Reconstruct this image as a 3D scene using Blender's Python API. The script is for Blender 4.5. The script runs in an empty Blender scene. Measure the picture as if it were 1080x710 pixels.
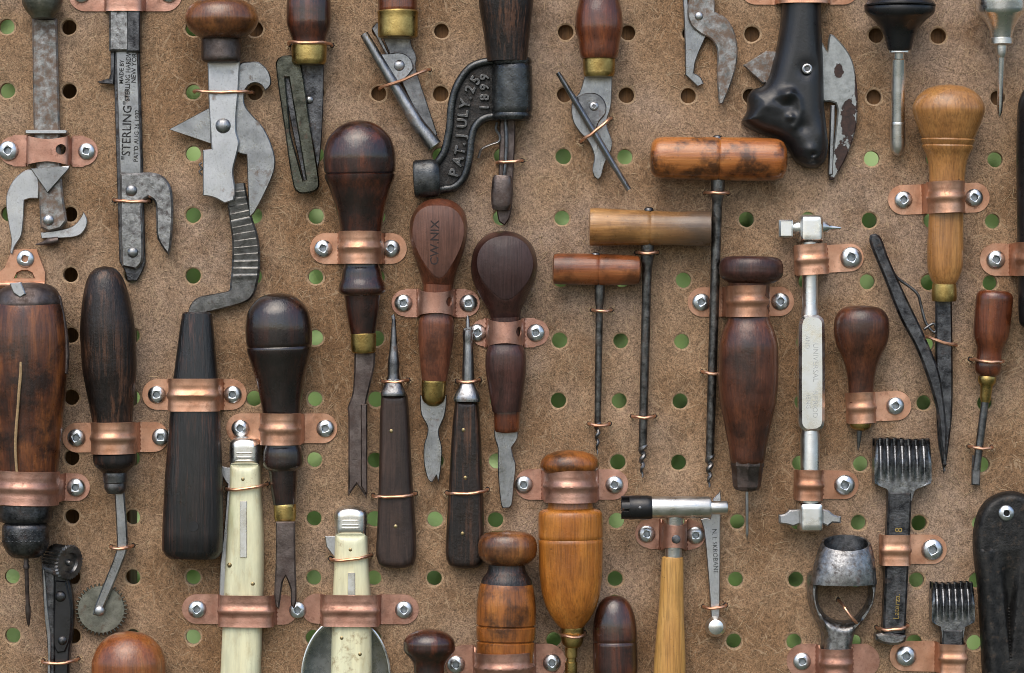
import bpy, bmesh, math, random
from mathutils import Vector, Matrix
from mathutils.geometry import tessellate_polygon, delaunay_2d_cdt

# ---------------------------------------------------------------- scene set-up
SC = bpy.context.scene
S = 0.0004                     # metres per unit; the tool board is laid out on a 1080 x 710 unit sheet
ZC = 1.20                      # height of the sheet's centre above the ground
DC = 3200.0                    # camera distance in units
R = math.radians

cam_d = bpy.data.cameras.new('camera')
cam = bpy.data.objects.new('camera', cam_d)
SC.collection.objects.link(cam)
cam.location = (0.0, -DC * S, ZC)
cam.rotation_euler = (R(90), 0, 0)
cam_d.sensor_width = 36.0
cam_d.lens = 36.0 * DC / 1080.0
cam_d.clip_start = 0.02
cam_d.clip_end = 500.0
cam_d.dof.use_dof = True
cam_d.dof.focus_distance = (DC - 16) * S
cam_d.dof.aperture_fstop = 9.0
SC.camera = cam

SUN_EL, SUN_AZ = 52.0, 14.0    # behind the camera, a little to its left
world = bpy.data.worlds.new('World')
SC.world = world
world.use_nodes = True
wn = world.node_tree.nodes
sky = wn.new('ShaderNodeTexSky')
sky.sky_type = 'NISHITA'
sky.sun_disc = False
sky.sun_elevation = R(SUN_EL)
sky.sun_rotation = R(180 + SUN_AZ)
sky.air_density = 1.0
sky.dust_density = 2.5
sky.ozone_density = 1.0
bg = wn['Background']
bg.inputs['Strength'].default_value = 0.15
world.node_tree.links.new(sky.outputs[0], bg.inputs['Color'])
sun_d = bpy.data.lights.new('sun', 'SUN')
sun_d.energy = 1.15
sun_d.angle = R(56)
sun_d.color = (1.0, 0.935, 0.83)
sun = bpy.data.objects.new('sun', sun_d)
SC.collection.objects.link(sun)
sun.rotation_euler = (R(90 - SUN_EL), 0, R(-SUN_AZ))
SC.view_settings.view_transform = 'Standard'
SC.view_settings.look = 'None'
SC.view_settings.exposure = 0.45
SC.view_settings.gamma = 1.0
SC.cycles.filter_width = 0.9
SC.cycles.use_denoising = True

# ---------------------------------------------------------------- materials
class NT:
    def __init__(self, name):
        self.m = bpy.data.materials.new(name)
        self.m.use_nodes = True
        self.t = self.m.node_tree
        self.n = self.t.nodes
        self.b = self.n['Principled BSDF']
        tc = self.n.new('ShaderNodeTexCoord')
        oi = self.n.new('ShaderNodeObjectInfo')
        mul = self.n.new('ShaderNodeVectorMath'); mul.operation = 'SCALE'
        mul.inputs['Scale'].default_value = 1.0 / S
        self.l(tc.outputs['Object'], mul.inputs[0])
        r = self.n.new('ShaderNodeMath'); r.operation = 'MULTIPLY'; r.inputs[1].default_value = 3700.0
        self.l(oi.outputs['Random'], r.inputs[0])
        add = self.n.new('ShaderNodeVectorMath'); add.operation = 'ADD'
        self.l(mul.outputs[0], add.inputs[0]); self.l(r.outputs[0], add.inputs[1])
        self.co = add.outputs[0]
    def l(self, a, b): self.t.links.new(a, b)
    def noise(self, scale, detail=4.0, rough=0.55, stretch=None, rot=None, dist=0.0):
        co = self.co
        if stretch or rot:
            mp = self.n.new('ShaderNodeMapping'); mp.vector_type = 'POINT'
            if rot: mp.inputs['Rotation'].default_value = rot
            self.l(co, mp.inputs['Vector'])
            co = mp.outputs[0]
            if stretch:
                m2 = self.n.new('ShaderNodeMapping'); m2.inputs['Scale'].default_value = stretch
                self.l(co, m2.inputs['Vector']); co = m2.outputs[0]
        nz = self.n.new('ShaderNodeTexNoise')
        nz.inputs['Scale'].default_value = scale
        nz.inputs['Detail'].default_value = detail
        nz.inputs['Roughness'].default_value = rough
        nz.inputs['Distortion'].default_value = dist
        self.l(co, nz.inputs['Vector'])
        return nz.outputs['Fac']
    def ramp(self, fac, stops):
        r = self.n.new('ShaderNodeValToRGB')
        el = r.color_ramp.elements
        while len(el) < len(stops): el.new(0.5)
        for e, (p, c) in zip(el, stops):
            e.position = p
            e.color = (c, c, c, 1) if isinstance(c, (int, float)) else (*c, 1)
        self.l(fac, r.inputs[0])
        return r.outputs[0]
    def mix(self, fac, a, b, mode='MIX'):
        m = self.n.new('ShaderNodeMix'); m.data_type = 'RGBA'; m.blend_type = mode
        for sock, v in ((m.inputs['Factor'], fac), (m.inputs['A'], a), (m.inputs['B'], b)):
            pass
        fa, A, Bb = m.inputs[0], m.inputs[6], m.inputs[7]
        for sock, v in ((fa, fac), (A, a), (Bb, b)):
            if isinstance(v, (int, float)): sock.default_value = v
            elif isinstance(v, tuple): sock.default_value = (*v, 1)
            else: self.l(v, sock)
        return m.outputs[2]
    def math(self, op, a, b=0.0):
        m = self.n.new('ShaderNodeMath'); m.operation = op
        for i, v in enumerate((a, b)):
            if isinstance(v, (int, float)): m.inputs[i].default_value = v
            else: self.l(v, m.inputs[i])
        return m.outputs[0]
    def bump(self, height, dist_px, strength=1.0):
        b = self.n.new('ShaderNodeBump')
        b.inputs['Strength'].default_value = strength
        b.inputs['Distance'].default_value = dist_px * S
        self.l(height, b.inputs['Height'])
        self.l(b.outputs[0], self.b.inputs['Normal'])
    def set(self, **kw):
        for k, v in kw.items():
            s = self.b.inputs[k.replace('_', ' ')]
            if isinstance(v, (int, float)): s.default_value = v
            elif isinstance(v, tuple): s.default_value = (*v, 1)
            else: self.l(v, s)

def wood(name, dark, mid, light, rough=0.36, axis='Z', patina=0.45, worn=0.0, wear=None, grain=1.0, coat=0.12, pdark=0.25, cr=0.2, speckw=0.5, fine_st=0.045, fade=None, pscale=0.028):
    t = NT(name)
    st = {'Z': (1, 1, fine_st), 'X': (fine_st, 1, 1)}[axis]
    st2 = {'Z': (1, 1, 0.12), 'X': (0.12, 1, 1)}[axis]
    fine = t.noise(0.55, 5, 0.65, st)
    mid_n = t.noise(0.05, 5, 0.65, st2, dist=0.6)
    patch = t.noise(pscale, 5, 0.66)
    speck = t.noise(0.22, 3, 0.7)
    base = t.ramp(mid_n, [(0.28, dark), (0.5, mid), (0.74, light)])
    streak = t.ramp(fine, [(0.36, 0.35), (0.56, 1.0)])
    base = t.mix(min(1.0, 0.6 * grain), base, streak, 'MULTIPLY')
    pm = t.ramp(patch, [(0.47, 0.0), (0.62, 1.0)])
    base = t.mix(t.math('MULTIPLY', pm, patina), base, tuple(c * pdark for c in mid))
    if fade:                                   # the wood itself greys towards one end
        x0, x1, col = fade
        raw = next(n for n in t.n if n.bl_idname == 'ShaderNodeVectorMath' and n.operation == 'SCALE').outputs[0]
        sx = t.n.new('ShaderNodeSeparateXYZ'); t.l(raw, sx.inputs[0])
        f = t.math('ADD', t.math('DIVIDE', t.math('SUBTRACT', sx.outputs['X'], x0), x1 - x0), t.math('MULTIPLY', t.math('SUBTRACT', mid_n, 0.5), 1.2))
        base = t.mix(t.ramp(f, [(0.1, 0.0), (0.9, 0.85)]), base, col)
    pit = t.ramp(speck, [(0.26, 1.0), (0.33, 0.0)])
    base = t.mix(t.math('MULTIPLY', pit, 0.7), base, (0.012, 0.008, 0.006))
    if worn:
        wm = t.ramp(t.noise(0.16, 6, 0.75, st), [(0.51, 0.0), (0.62, 1.0)])
        wm = t.math('MULTIPLY', wm, t.ramp(t.noise(0.02, 3, 0.6), [(0.40, 0.1), (0.62, 1.0)]))
        base = t.mix(t.math('MULTIPLY', wm, worn), base, wear)
    rr = t.ramp(t.noise(0.06, 4, 0.6), [(0.3, max(0.05, rough - 0.1)), (0.7, rough + 0.16)])
    t.set(Base_Color=base, Roughness=rr, Specular_IOR_Level=0.4, Coat_Weight=min(1.0, coat * 2.2), Coat_Roughness=cr)
    h = t.math('ADD', t.math('MULTIPLY', fine, 0.7), t.math('MULTIPLY', speck, speckw))
    t.bump(h, 1.0 * grain, 0.6)
    b2 = t.n.new('ShaderNodeBump'); b2.inputs['Strength'].default_value = 0.22; b2.inputs['Distance'].default_value = 0.9 * grain * S
    t.l(h, b2.inputs['Height']); t.l(b2.outputs[0], t.b.inputs['Coat Normal'])
    return t.m

def metal(name, c1, c2, rough=0.38, scale=0.05, rust=0.0, rustcol=(0.09, 0.04, 0.02), bump=0.5, lines=None, metallic=1.0, speck=0.3, lo=0.35, hi=0.65, vary=0.0):
    t = NT(name)
    n1 = t.noise(scale, 6, 0.65)
    n2 = t.noise(0.5, 3, 0.6)
    c = t.ramp(n1, [(lo, c1), (hi, c2)])
    sp = t.ramp(n2, [(0.30, 1.0), (0.42, 0.0)])
    c = t.mix(t.math('MULTIPLY', sp, speck), c, tuple(x * 0.25 for x in c1))
    if vary:
        c = t.mix(vary, c, t.ramp(t.n['Object Info'].outputs['Random'], [(0.0, (0.52, 0.42, 0.36)), (0.5, (0.85, 0.82, 0.78)), (1.0, (1.08, 1.05, 1.02))]), 'MULTIPLY')
        gr = t.ramp(t.noise(0.06, 5, 0.7), [(0.52, 0.0), (0.66, 1.0)])
        c = t.mix(t.math('MULTIPLY', gr, 0.38), c, tuple(x * 0.42 for x in c1))
    met = metallic
    r = t.ramp(t.noise(scale * 1.7, 5, 0.7), [(0.3, max(0.06, rough - 0.12)), (0.7, rough + 0.16)])
    if rust:
        rm = t.ramp(t.noise(scale * 1.1, 7, 0.7), [(0.62 - rust * 0.3, 0.0), (0.72 - rust * 0.2, 1.0)])
        rm = t.math('MULTIPLY', rm, 0.85)
        c = t.mix(rm, c, rustcol)
        met = t.math('MULTIPLY', t.math('SUBTRACT', 1.0, rm), metallic)
        r = t.math('ADD', r, t.math('MULTIPLY', rm, 0.3))
    t.set(Base_Color=c, Metallic=met, Roughness=r)
    h = n2
    if lines:
        ln = t.noise(0.8, 3, 0.6, lines)
        h = t.math('ADD', t.math('MULTIPLY', n2, 0.4), ln)
    t.bump(h, bump, 0.5)
    return t.m

def paint(name, c, rough=0.4, bump=0.6, var=0.25, scale=0.04, coat=0.0):
    t = NT(name)
    n1 = t.noise(scale, 5, 0.65)
    col = t.ramp(n1, [(0.3, tuple(x * (1 - var) for x in c)), (0.7, tuple(min(1, x * (1 + var)) for x in c))])
    r = t.ramp(t.noise(0.09, 5, 0.7), [(0.3, rough - 0.1), (0.7, rough + 0.15)])
    t.set(Base_Color=col, Roughness=r, Coat_Weight=coat)
    t.bump(t.noise(0.3, 4, 0.65), bump, 0.5)
    return t.m

M = {}
M['dark'] = wood('dark polished wood', (0.010, 0.003, 0.002), (0.042, 0.0105, 0.005), (0.16, 0.038, 0.011), 0.32, coat=0.45, patina=0.8, cr=0.1, pdark=0.12)
M['black_polish'] = wood('near black polished wood', (0.006, 0.003, 0.0025), (0.013, 0.005, 0.0035), (0.05, 0.013, 0.006), 0.3, coat=0.45, patina=0.7, cr=0.1)
M['brown'] = wood('brown wood', (0.034, 0.0105, 0.005), (0.094, 0.028, 0.012), (0.185, 0.06, 0.023), 0.34, coat=0.26, patina=0.7, pdark=0.16)
M['redwood'] = wood('red brown wood', (0.055, 0.013, 0.005), (0.16, 0.040, 0.012), (0.29, 0.083, 0.022), 0.3, cr=0.12, coat=0.36, patina=0.6)
M['ebony'] = wood('blackened wood', (0.006, 0.0045, 0.004), (0.016, 0.0095, 0.007), (0.042, 0.021, 0.013), 0.36, worn=0.85, wear=(0.12, 0.055, 0.03), coat=0.06, grain=1.4)
M['charred'] = wood('charred wood', (0.004, 0.004, 0.005), (0.008, 0.0075, 0.008), (0.022, 0.014, 0.012), 0.34, worn=0.9, wear=(0.085, 0.034, 0.02), grain=2.6, coat=0.16, speckw=0.08, fine_st=0.018)
M['slab'] = wood('matt brown wood', (0.016, 0.010, 0.008), (0.036, 0.021, 0.016), (0.075, 0.042, 0.03), 0.45, coat=0.05)
M['drill'] = wood('stained drill wood', (0.016, 0.0055, 0.003), (0.10, 0.029, 0.010), (0.31, 0.10, 0.021), 0.32, patina=0.9, coat=0.25, pdark=0.12)
M['honey'] = wood('honey wood', (0.30, 0.090, 0.012), (0.45, 0.155, 0.023), (0.57, 0.235, 0.044), 0.32, coat=0.2, patina=0.35, pdark=0.4)
M['barrel'] = wood('worn orange wood', (0.15, 0.044, 0.008), (0.33, 0.105, 0.017), (0.48, 0.18, 0.033), 0.33, coat=0.22, patina=0.85, pdark=0.10)
M['tan'] = wood('tan wood', (0.30, 0.125, 0.034), (0.44, 0.20, 0.058), (0.55, 0.28, 0.09), 0.32, coat=0.25, patina=0.3, pdark=0.5)
M['blonde'] = wood('blonde wood', (0.46, 0.22, 0.055), (0.58, 0.31, 0.088), (0.66, 0.39, 0.125), 0.36, coat=0.1, patina=0.12, pdark=0.6)
M['orange_dome'] = wood('orange brown wood', (0.14, 0.038, 0.011), (0.29, 0.085, 0.022), (0.40, 0.15, 0.036), 0.26, coat=0.35, patina=0.4, pdark=0.3)
M['knob'] = wood('brown knob wood', (0.055, 0.018, 0.007), (0.17, 0.057, 0.016), (0.33, 0.13, 0.035), 0.26, coat=0.35, patina=0.7, pdark=0.15)
M['gimlet'] = wood('orange gimlet wood', (0.24, 0.068, 0.015), (0.41, 0.13, 0.028), (0.52, 0.21, 0.055), 0.28, axis='X', coat=0.28, patina=0.85, pdark=0.07, grain=0.6, pscale=0.04, cr=0.14)
M['gimlet_grey'] = wood('weathered gimlet wood', (0.22, 0.088, 0.026), (0.42, 0.20, 0.06), (0.56, 0.31, 0.115), 0.3, axis='X', patina=0.55, pdark=0.25, coat=0.22, grain=0.7, cr=0.15, fade=(-14, 52, (0.085, 0.060, 0.044)))
M['gimlet_red'] = wood('reddish gimlet wood', (0.15, 0.04, 0.012), (0.30, 0.09, 0.026), (0.42, 0.155, 0.05), 0.3, cr=0.15, grain=0.7, axis='X', coat=0.2, patina=0.7, pdark=0.15)
M['purple'] = wood('purple brown wood', (0.018, 0.0075, 0.006), (0.050, 0.019, 0.0145), (0.092, 0.035, 0.026), 0.34, patina=0.55, coat=0.15)
M['facet'] = wood('red brown flat handle wood', (0.055, 0.017, 0.009), (0.145, 0.045, 0.021), (0.23, 0.08, 0.036), 0.38, patina=0.7, coat=0.1)
M['sheen_face'] = wood('flat wood face with painted sheen', (0.10, 0.045, 0.032), (0.15, 0.068, 0.046), (0.20, 0.095, 0.064), 0.5, patina=0.55, pdark=0.5, coat=0.0)  # paler pinkish colour paints the sheen of the flat face
M['purple_face'] = wood('purple wood face with painted sheen', (0.035, 0.018, 0.016), (0.055, 0.028, 0.025), (0.075, 0.038, 0.034), 0.46, patina=0.4, pdark=0.5, coat=0.0)  # sheen painted into the purple head's face in the same way
M['batten'] = wood('batten wood', (0.11, 0.055, 0.02), (0.2, 0.1, 0.035), (0.27, 0.14, 0.05), 0.7, patina=0.2, coat=0)
M['steel'] = metal('grey steel', (0.23, 0.235, 0.238), (0.37, 0.375, 0.378), 0.33, 0.06, speck=0.4, lo=0.34, hi=0.66, rust=0.1, rustcol=(0.13, 0.09, 0.06), lines=(1, 1, 0.15))
M['pale_steel'] = metal('pale steel', (0.42, 0.425, 0.43), (0.53, 0.535, 0.54), 0.36, 0.03, speck=0.3, rust=0.05, rustcol=(0.22, 0.15, 0.10), lines=(1, 1, 0.15))
M['dark_steel'] = metal('dark steel', (0.085, 0.085, 0.088), (0.27, 0.27, 0.27), 0.36, 0.06, rust=0.2)
M['black_steel'] = metal('black steel', (0.030, 0.030, 0.032), (0.14, 0.14, 0.143), 0.36, 0.09, rust=0.2, rustcol=(0.05, 0.03, 0.02), bump=0.9)
M['brown_steel'] = metal('brown steel', (0.085, 0.066, 0.06), (0.19, 0.155, 0.14), 0.42, 0.06, rust=0.4, rustcol=(0.055, 0.03, 0.02))
M['green_steel'] = metal('olive steel', (0.045, 0.046, 0.036), (0.125, 0.126, 0.10), 0.30, 0.12, rust=0.15)
M['wheel_steel'] = metal('grey olive steel', (0.13, 0.13, 0.105), (0.27, 0.265, 0.22), 0.42, 0.07, rust=0.2, rustcol=(0.10, 0.065, 0.035))
M['rusty_steel'] = metal('mottled steel', (0.15, 0.15, 0.14), (0.38, 0.375, 0.36), 0.38, 0.10, rust=0.66, rustcol=(0.14, 0.08, 0.045))
M['forged'] = metal('forged steel', (0.10, 0.099, 0.097), (0.42, 0.418, 0.41), 0.33, 0.16, rust=0.35, rustcol=(0.05, 0.035, 0.03), lo=0.3, hi=0.7)
M['comb_steel'] = metal('blued steel', (0.10, 0.102, 0.106), (0.40, 0.405, 0.41), 0.30, 0.14, rust=0.2, rustcol=(0.04, 0.03, 0.025), lo=0.35, hi=0.75)
M['arm_steel'] = metal('dark corrugated steel', (0.085, 0.084, 0.08), (0.19, 0.187, 0.18), 0.36, 0.12, rust=0.2, rustcol=(0.06, 0.04, 0.03))
M['shaft_steel'] = metal('worn gimlet steel', (0.05, 0.048, 0.045), (0.20, 0.195, 0.185), 0.38, 0.12, rust=0.3, rustcol=(0.06, 0.042, 0.03), bump=0.8)
M['zinc'] = metal('zinc plating', (0.56, 0.59, 0.61), (0.74, 0.77, 0.79), 0.30, 0.08, speck=0.15, bump=0.3)
M['nickel'] = metal('satin nickel', (0.62, 0.60, 0.55), (0.74, 0.73, 0.69), 0.33, 0.05, speck=0.12, lines=(0.1, 1, 1), bump=0.25)
M['silver'] = metal('satin silver', (0.78, 0.78, 0.75), (0.86, 0.86, 0.84), 0.28, 0.03, speck=0.03, bump=0.06)
M['chrome'] = metal('chrome', (0.74, 0.74, 0.73), (0.84, 0.84, 0.82), 0.24, 0.05, speck=0.1, bump=0.1)
M['brass'] = metal('aged brass', (0.30, 0.20, 0.065), (0.60, 0.44, 0.16), 0.32, 0.06, speck=0.3, bump=0.4)
M['copper'] = metal('copper', (0.54, 0.275, 0.165), (0.72, 0.43, 0.295), 0.42, 0.035, speck=0.2, bump=0.3, lines=(1, 1, 0.1), metallic=0.85, rust=0.14, rustcol=(0.24, 0.10, 0.045), vary=0.55)
M['old_copper'] = metal('dull copper', (0.45, 0.235, 0.168), (0.63, 0.37, 0.28), 0.43, 0.05, speck=0.25, bump=0.35, metallic=0.85, rust=0.14, rustcol=(0.20, 0.085, 0.045), vary=0.55)
M['wire'] = metal('copper wire', (0.56, 0.28, 0.16), (0.76, 0.44, 0.29), 0.32, 0.08, speck=0.2, bump=0.2, metallic=0.85)
M['cast'] = metal('black japanned iron', (0.040, 0.042, 0.043), (0.105, 0.109, 0.11), 0.27, 0.09, rust=0.08, rustcol=(0.035, 0.028, 0.022), bump=0.6, metallic=0.85, speck=0.35)
M['cast_rough'] = metal('pitted cast iron', (0.022, 0.021, 0.020), (0.06, 0.056, 0.052), 0.55, 0.16, rust=0.3, rustcol=(0.045, 0.032, 0.024), bump=2.0, metallic=0.6, speck=0.8)
M['cast_worn'] = metal('rubbed raised iron', (0.075, 0.074, 0.072), (0.145, 0.142, 0.137), 0.3, 0.2, bump=0.8, metallic=0.9)
M['black_iron'] = metal('old black iron', (0.012, 0.012, 0.012), (0.04, 0.039, 0.037), 0.42, 0.10, rust=0.22, rustcol=(0.06, 0.038, 0.022), bump=1.0, metallic=0.6, speck=0.7)
M['satin_black'] = paint('satin black paint', (0.012, 0.0125, 0.014), 0.34, 0.45, 0.3, 0.05, 0.1)
M['black'] = paint('black plastic', (0.010, 0.010, 0.011), 0.3, 0.15, 0.2)
M['twine'] = paint('twine', (0.36, 0.24, 0.12), 0.8, 0.4, 0.3, 0.3)
M['cavity_shade'] = paint('painted cavity shade', (0.010, 0.010, 0.010), 0.7, 0.3)  # near black that paints the shade inside holes and gaps
M['engraved'] = metal('engraved lettering', (0.44, 0.44, 0.43), (0.66, 0.66, 0.64), 0.4, 0.2, speck=0.3, bump=0.1)
M['stamped'] = paint('stamped lettering in wood', (0.018, 0.009, 0.007), 0.7, 0.2)
M['ink'] = metal('worn dark lettering', (0.012, 0.012, 0.012), (0.16, 0.16, 0.155), 0.6, 0.35, speck=0.0, bump=0.1, lo=0.52, hi=0.68, metallic=0.3)

def cream(name):
    t = NT(name)
    big = t.noise(0.018, 4, 0.6, (1, 1, 0.5))
    st = t.noise(0.12, 5, 0.65, (1, 1, 0.12))
    c = t.ramp(big, [(0.3, (0.64, 0.68, 0.42)), (0.5, (0.80, 0.79, 0.54)), (0.72, (0.82, 0.76, 0.48))])
    edge = t.ramp(t.noise(0.05, 6, 0.72, (1, 1, 0.35)), [(0.54, 0.0), (0.72, 1.0)])
    c = t.mix(t.math('MULTIPLY', edge, 0.55), c, (0.50, 0.36, 0.13))
    stain = t.ramp(t.noise(0.035, 6, 0.75), [(0.58, 0.0), (0.68, 1.0)])
    c = t.mix(t.math('MULTIPLY', stain, 0.7), c, (0.30, 0.19, 0.07))
    crack = t.ramp(t.noise(0.22, 3, 0.6, (1, 1, 0.05)), [(0.70, 0.0), (0.76, 1.0)])
    c = t.mix(t.math('MULTIPLY', crack, 0.6), c, (0.22, 0.15, 0.06))
    c = t.mix(0.45, c, t.ramp(st, [(0.35, 0.45), (0.6, 1.0)]), 'MULTIPLY')
    t.set(Base_Color=c, Roughness=0.3, Subsurface_Weight=0.0, Coat_Weight=0.2)
    t.bump(st, 0.4, 0.4)
    return t.m
M['cream'] = cream('cream horn')

def chipped(name, spots):
    t = NT(name)
    raw = next(n for n in t.n if n.bl_idname == 'ShaderNodeVectorMath' and n.operation == 'SCALE').outputs[0]
    wob = t.n.new('ShaderNodeTexNoise'); wob.inputs['Scale'].default_value = 0.11; wob.inputs['Detail'].default_value = 6.0; wob.inputs['Roughness'].default_value = 0.7
    t.l(raw, wob.inputs['Vector'])
    best = None
    for (x, y, rx, ry) in spots:
        sb = t.n.new('ShaderNodeVectorMath'); sb.operation = 'SUBTRACT'; sb.inputs[1].default_value = (x, 0, -y); t.l(raw, sb.inputs[0])
        dv = t.n.new('ShaderNodeVectorMath'); dv.operation = 'MULTIPLY'; dv.inputs[1].default_value = (1 / rx, 0, 1 / ry); t.l(sb.outputs[0], dv.inputs[0])
        ln = t.n.new('ShaderNodeVectorMath'); ln.operation = 'LENGTH'; t.l(dv.outputs[0], ln.inputs[0])
        best = ln.outputs['Value'] if best is None else t.math('MINIMUM', best, ln.outputs['Value'])
    f = t.math('ADD', best, t.math('MULTIPLY', t.math('SUBTRACT', wob.outputs['Fac'], 0.5), 2.2))
    m = t.ramp(f, [(0.93, 1.0), (0.99, 0.0)])
    small = t.ramp(t.noise(0.22, 4, 0.6), [(0.27, 1.0), (0.30, 0.0)])
    m = t.math('MAXIMUM', m, small)
    c = t.mix(m, t.ramp(t.noise(0.12, 5, 0.7), [(0.35, (0.25, 0.26, 0.25)), (0.6, (0.37, 0.38, 0.37))]), t.ramp(t.noise(0.2, 4, 0.7), [(0.35, (0.022, 0.012, 0.010)), (0.7, (0.06, 0.03, 0.022))]))
    met = t.math('MULTIPLY', t.math('SUBTRACT', 1.0, m), 0.75)
    t.set(Base_Color=c, Metallic=met, Roughness=t.math('ADD', 0.38, t.math('MULTIPLY', m, 0.35)))
    t.bump(t.math('SUBTRACT', t.math('MULTIPLY', t.noise(0.2, 4), 0.5), m), 0.9, 0.6)
    return t.m
M['chipped'] = chipped('chipped silver paint', [(41, -26, 5, 8), (51, 26, 8.5, 25), (45, 66, 8, 18), (60, -10, 2.5, 30), (31, 89, 6, 4)])
M['recess'] = metal('zinc with recess shade', (0.24, 0.27, 0.29), (0.4, 0.43, 0.45), 0.45, 0.3, speck=0.3)  # darker zinc, paints the shade inside the screw sockets

def hardboard(name, k=1.0, light=1.0):
    t = NT(name)
    big = t.noise(0.006, 3, 0.5)
    med = t.noise(0.05, 5, 0.65)
    fine = t.noise(0.30, 4, 0.75, dist=0.6)
    vf = t.noise(0.75, 2, 0.6, dist=0.8)
    c = t.ramp(big, [(0.36, (0.255 * k, 0.150 * k, 0.078 * k)), (0.5, (0.315 * k, 0.202 * k, 0.118 * k)), (0.64, (0.330 * k, 0.232 * k, 0.162 * k))])
    c = t.mix(0.4, c, t.ramp(med, [(0.3, 0.6), (0.68, 1.2)]), 'MULTIPLY')
    stain = t.ramp(t.noise(0.013, 6, 0.68), [(0.50, 0.0), (0.68, 1.0)])
    c = t.mix(t.math('MULTIPLY', stain, 0.7), c, (0.150, 0.078, 0.034))
    grime = t.ramp(t.noise(0.022, 7, 0.75, (1, 1, 0.5)), [(0.56, 0.0), (0.70, 1.0)])
    c = t.mix(t.math('MULTIPLY', grime, 0.38), c, (0.10, 0.062, 0.038))
    scuff = t.ramp(t.noise(0.03, 6, 0.75, (0.4, 1, 1), (0, 0.9, 0)), [(0.62, 0.0), (0.75, 1.0)])
    c = t.mix(t.math('MULTIPLY', scuff, 0.36), c, (0.40, 0.29, 0.19))
    c = t.mix(0.85, c, t.ramp(fine, [(0.34, 0.5), (0.47, 0.94), (0.64, 1.3)]), 'MULTIPLY')
    c = t.mix(0.8, c, t.ramp(vf, [(0.33, 0.34), (0.48, 0.93), (0.64, 1.45)]), 'MULTIPLY')
    spot = t.ramp(t.noise(0.11, 2, 0.5), [(0.18, 1.0), (0.215, 0.0)])
    c = t.mix(t.math('MULTIPLY', spot, 0.85), c, (0.02, 0.012, 0.008))
    hs = [fine]
    for i, a in enumerate((0.35, 1.05, 1.75, 2.5)):
        f = t.noise(0.42, 2, 0.5, (0.14, 1, 1.0), (0, a, 0), dist=0.9)
        ln = t.ramp(f, [(0.64, 0.0), (0.71, 1.0)])
        c = t.mix(t.math('MULTIPLY', ln, 0.55), c, (0.46 * k * light, 0.33 * k * light, 0.205 * k * light))
        if i < 2: hs.append(ln)
    dk = t.ramp(t.noise(0.16, 4, 0.7), [(0.24, 1.0), (0.33, 0.0)])
    c = t.mix(t.math('MULTIPLY', dk, 0.4), c, (0.045, 0.022, 0.011))
    t.set(Base_Color=c, Roughness=0.78, Specular_IOR_Level=0.25)
    h = t.math('ADD', t.math('MULTIPLY', fine, 1.0), t.math('MULTIPLY', hs[1], 0.5))
    h = t.math('ADD', h, t.math('MULTIPLY', vf, 0.4))
    t.bump(h, 1.2, 0.6)
    return t.m
M['board'] = hardboard('tempered hardboard')
M['board_core'] = paint('raw board edge', (0.36, 0.245, 0.145), 0.9, 1.5, 0.45, 0.45)
M['fibre'] = paint('loose wood fibre', (0.48, 0.35, 0.21), 0.85, 0.1, 0.35, 0.02)

def foliage(name, a, b):
    t = NT(name)
    c = t.ramp(t.noise(0.01, 3), [(0.35, a), (0.65, b)])
    t.set(Base_Color=c, Roughness=0.55)
    return t.m
M['leaf'] = foliage('hedge leaves', (0.20, 0.31, 0.09), (0.37, 0.48, 0.20))
M['lawn'] = foliage('lawn', (0.03, 0.042, 0.016), (0.05, 0.062, 0.025))
M['pin'] = metal('dull brass pin', (0.28, 0.21, 0.10), (0.42, 0.34, 0.19), 0.4, 0.2, speck=0.4)
M['bowl'] = metal('grey polished bowl', (0.26, 0.265, 0.26), (0.36, 0.365, 0.36), 0.26, 0.05, speck=0.1, bump=0.1)

# ---------------------------------------------------------------- geometry helpers
def V(p): return Vector((p[0] * S, -p[2] * S, -p[1] * S))      # sheet (x right, y down, h towards viewer) -> metres

def pchip(xs, ys, n):
    m = len(xs)
    if m == 2:
        return [(xs[0] + (xs[1] - xs[0]) * k / n, ys[0] + (ys[1] - ys[0]) * k / n) for k in range(n + 1)]
    h = [xs[i + 1] - xs[i] for i in range(m - 1)]
    d = [(ys[i + 1] - ys[i]) / h[i] for i in range(m - 1)]
    s = [0.0] * m
    for i in range(1, m - 1):
        if d[i - 1] * d[i] > 0:
            w1, w2 = 2 * h[i] + h[i - 1], h[i] + 2 * h[i - 1]
            s[i] = (w1 + w2) / (w1 / d[i - 1] + w2 / d[i])
    s[0], s[-1] = d[0], d[-1]
    out = []
    for i in range(m - 1):
        k = max(1, min(12, int(round(h[i] / 2.6))))
        for j in range(k):
            t = j / k
            a = 2 * t**3 - 3 * t**2 + 1; b = t**3 - 2 * t**2 + t; c = -2 * t**3 + 3 * t**2; e = t**3 - t**2
            out.append((xs[i] + t * h[i], a * ys[i] + b * h[i] * s[i] + c * ys[i + 1] + e * h[i] * s[i + 1]))
    out.append((xs[-1], ys[-1]))
    return out

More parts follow.
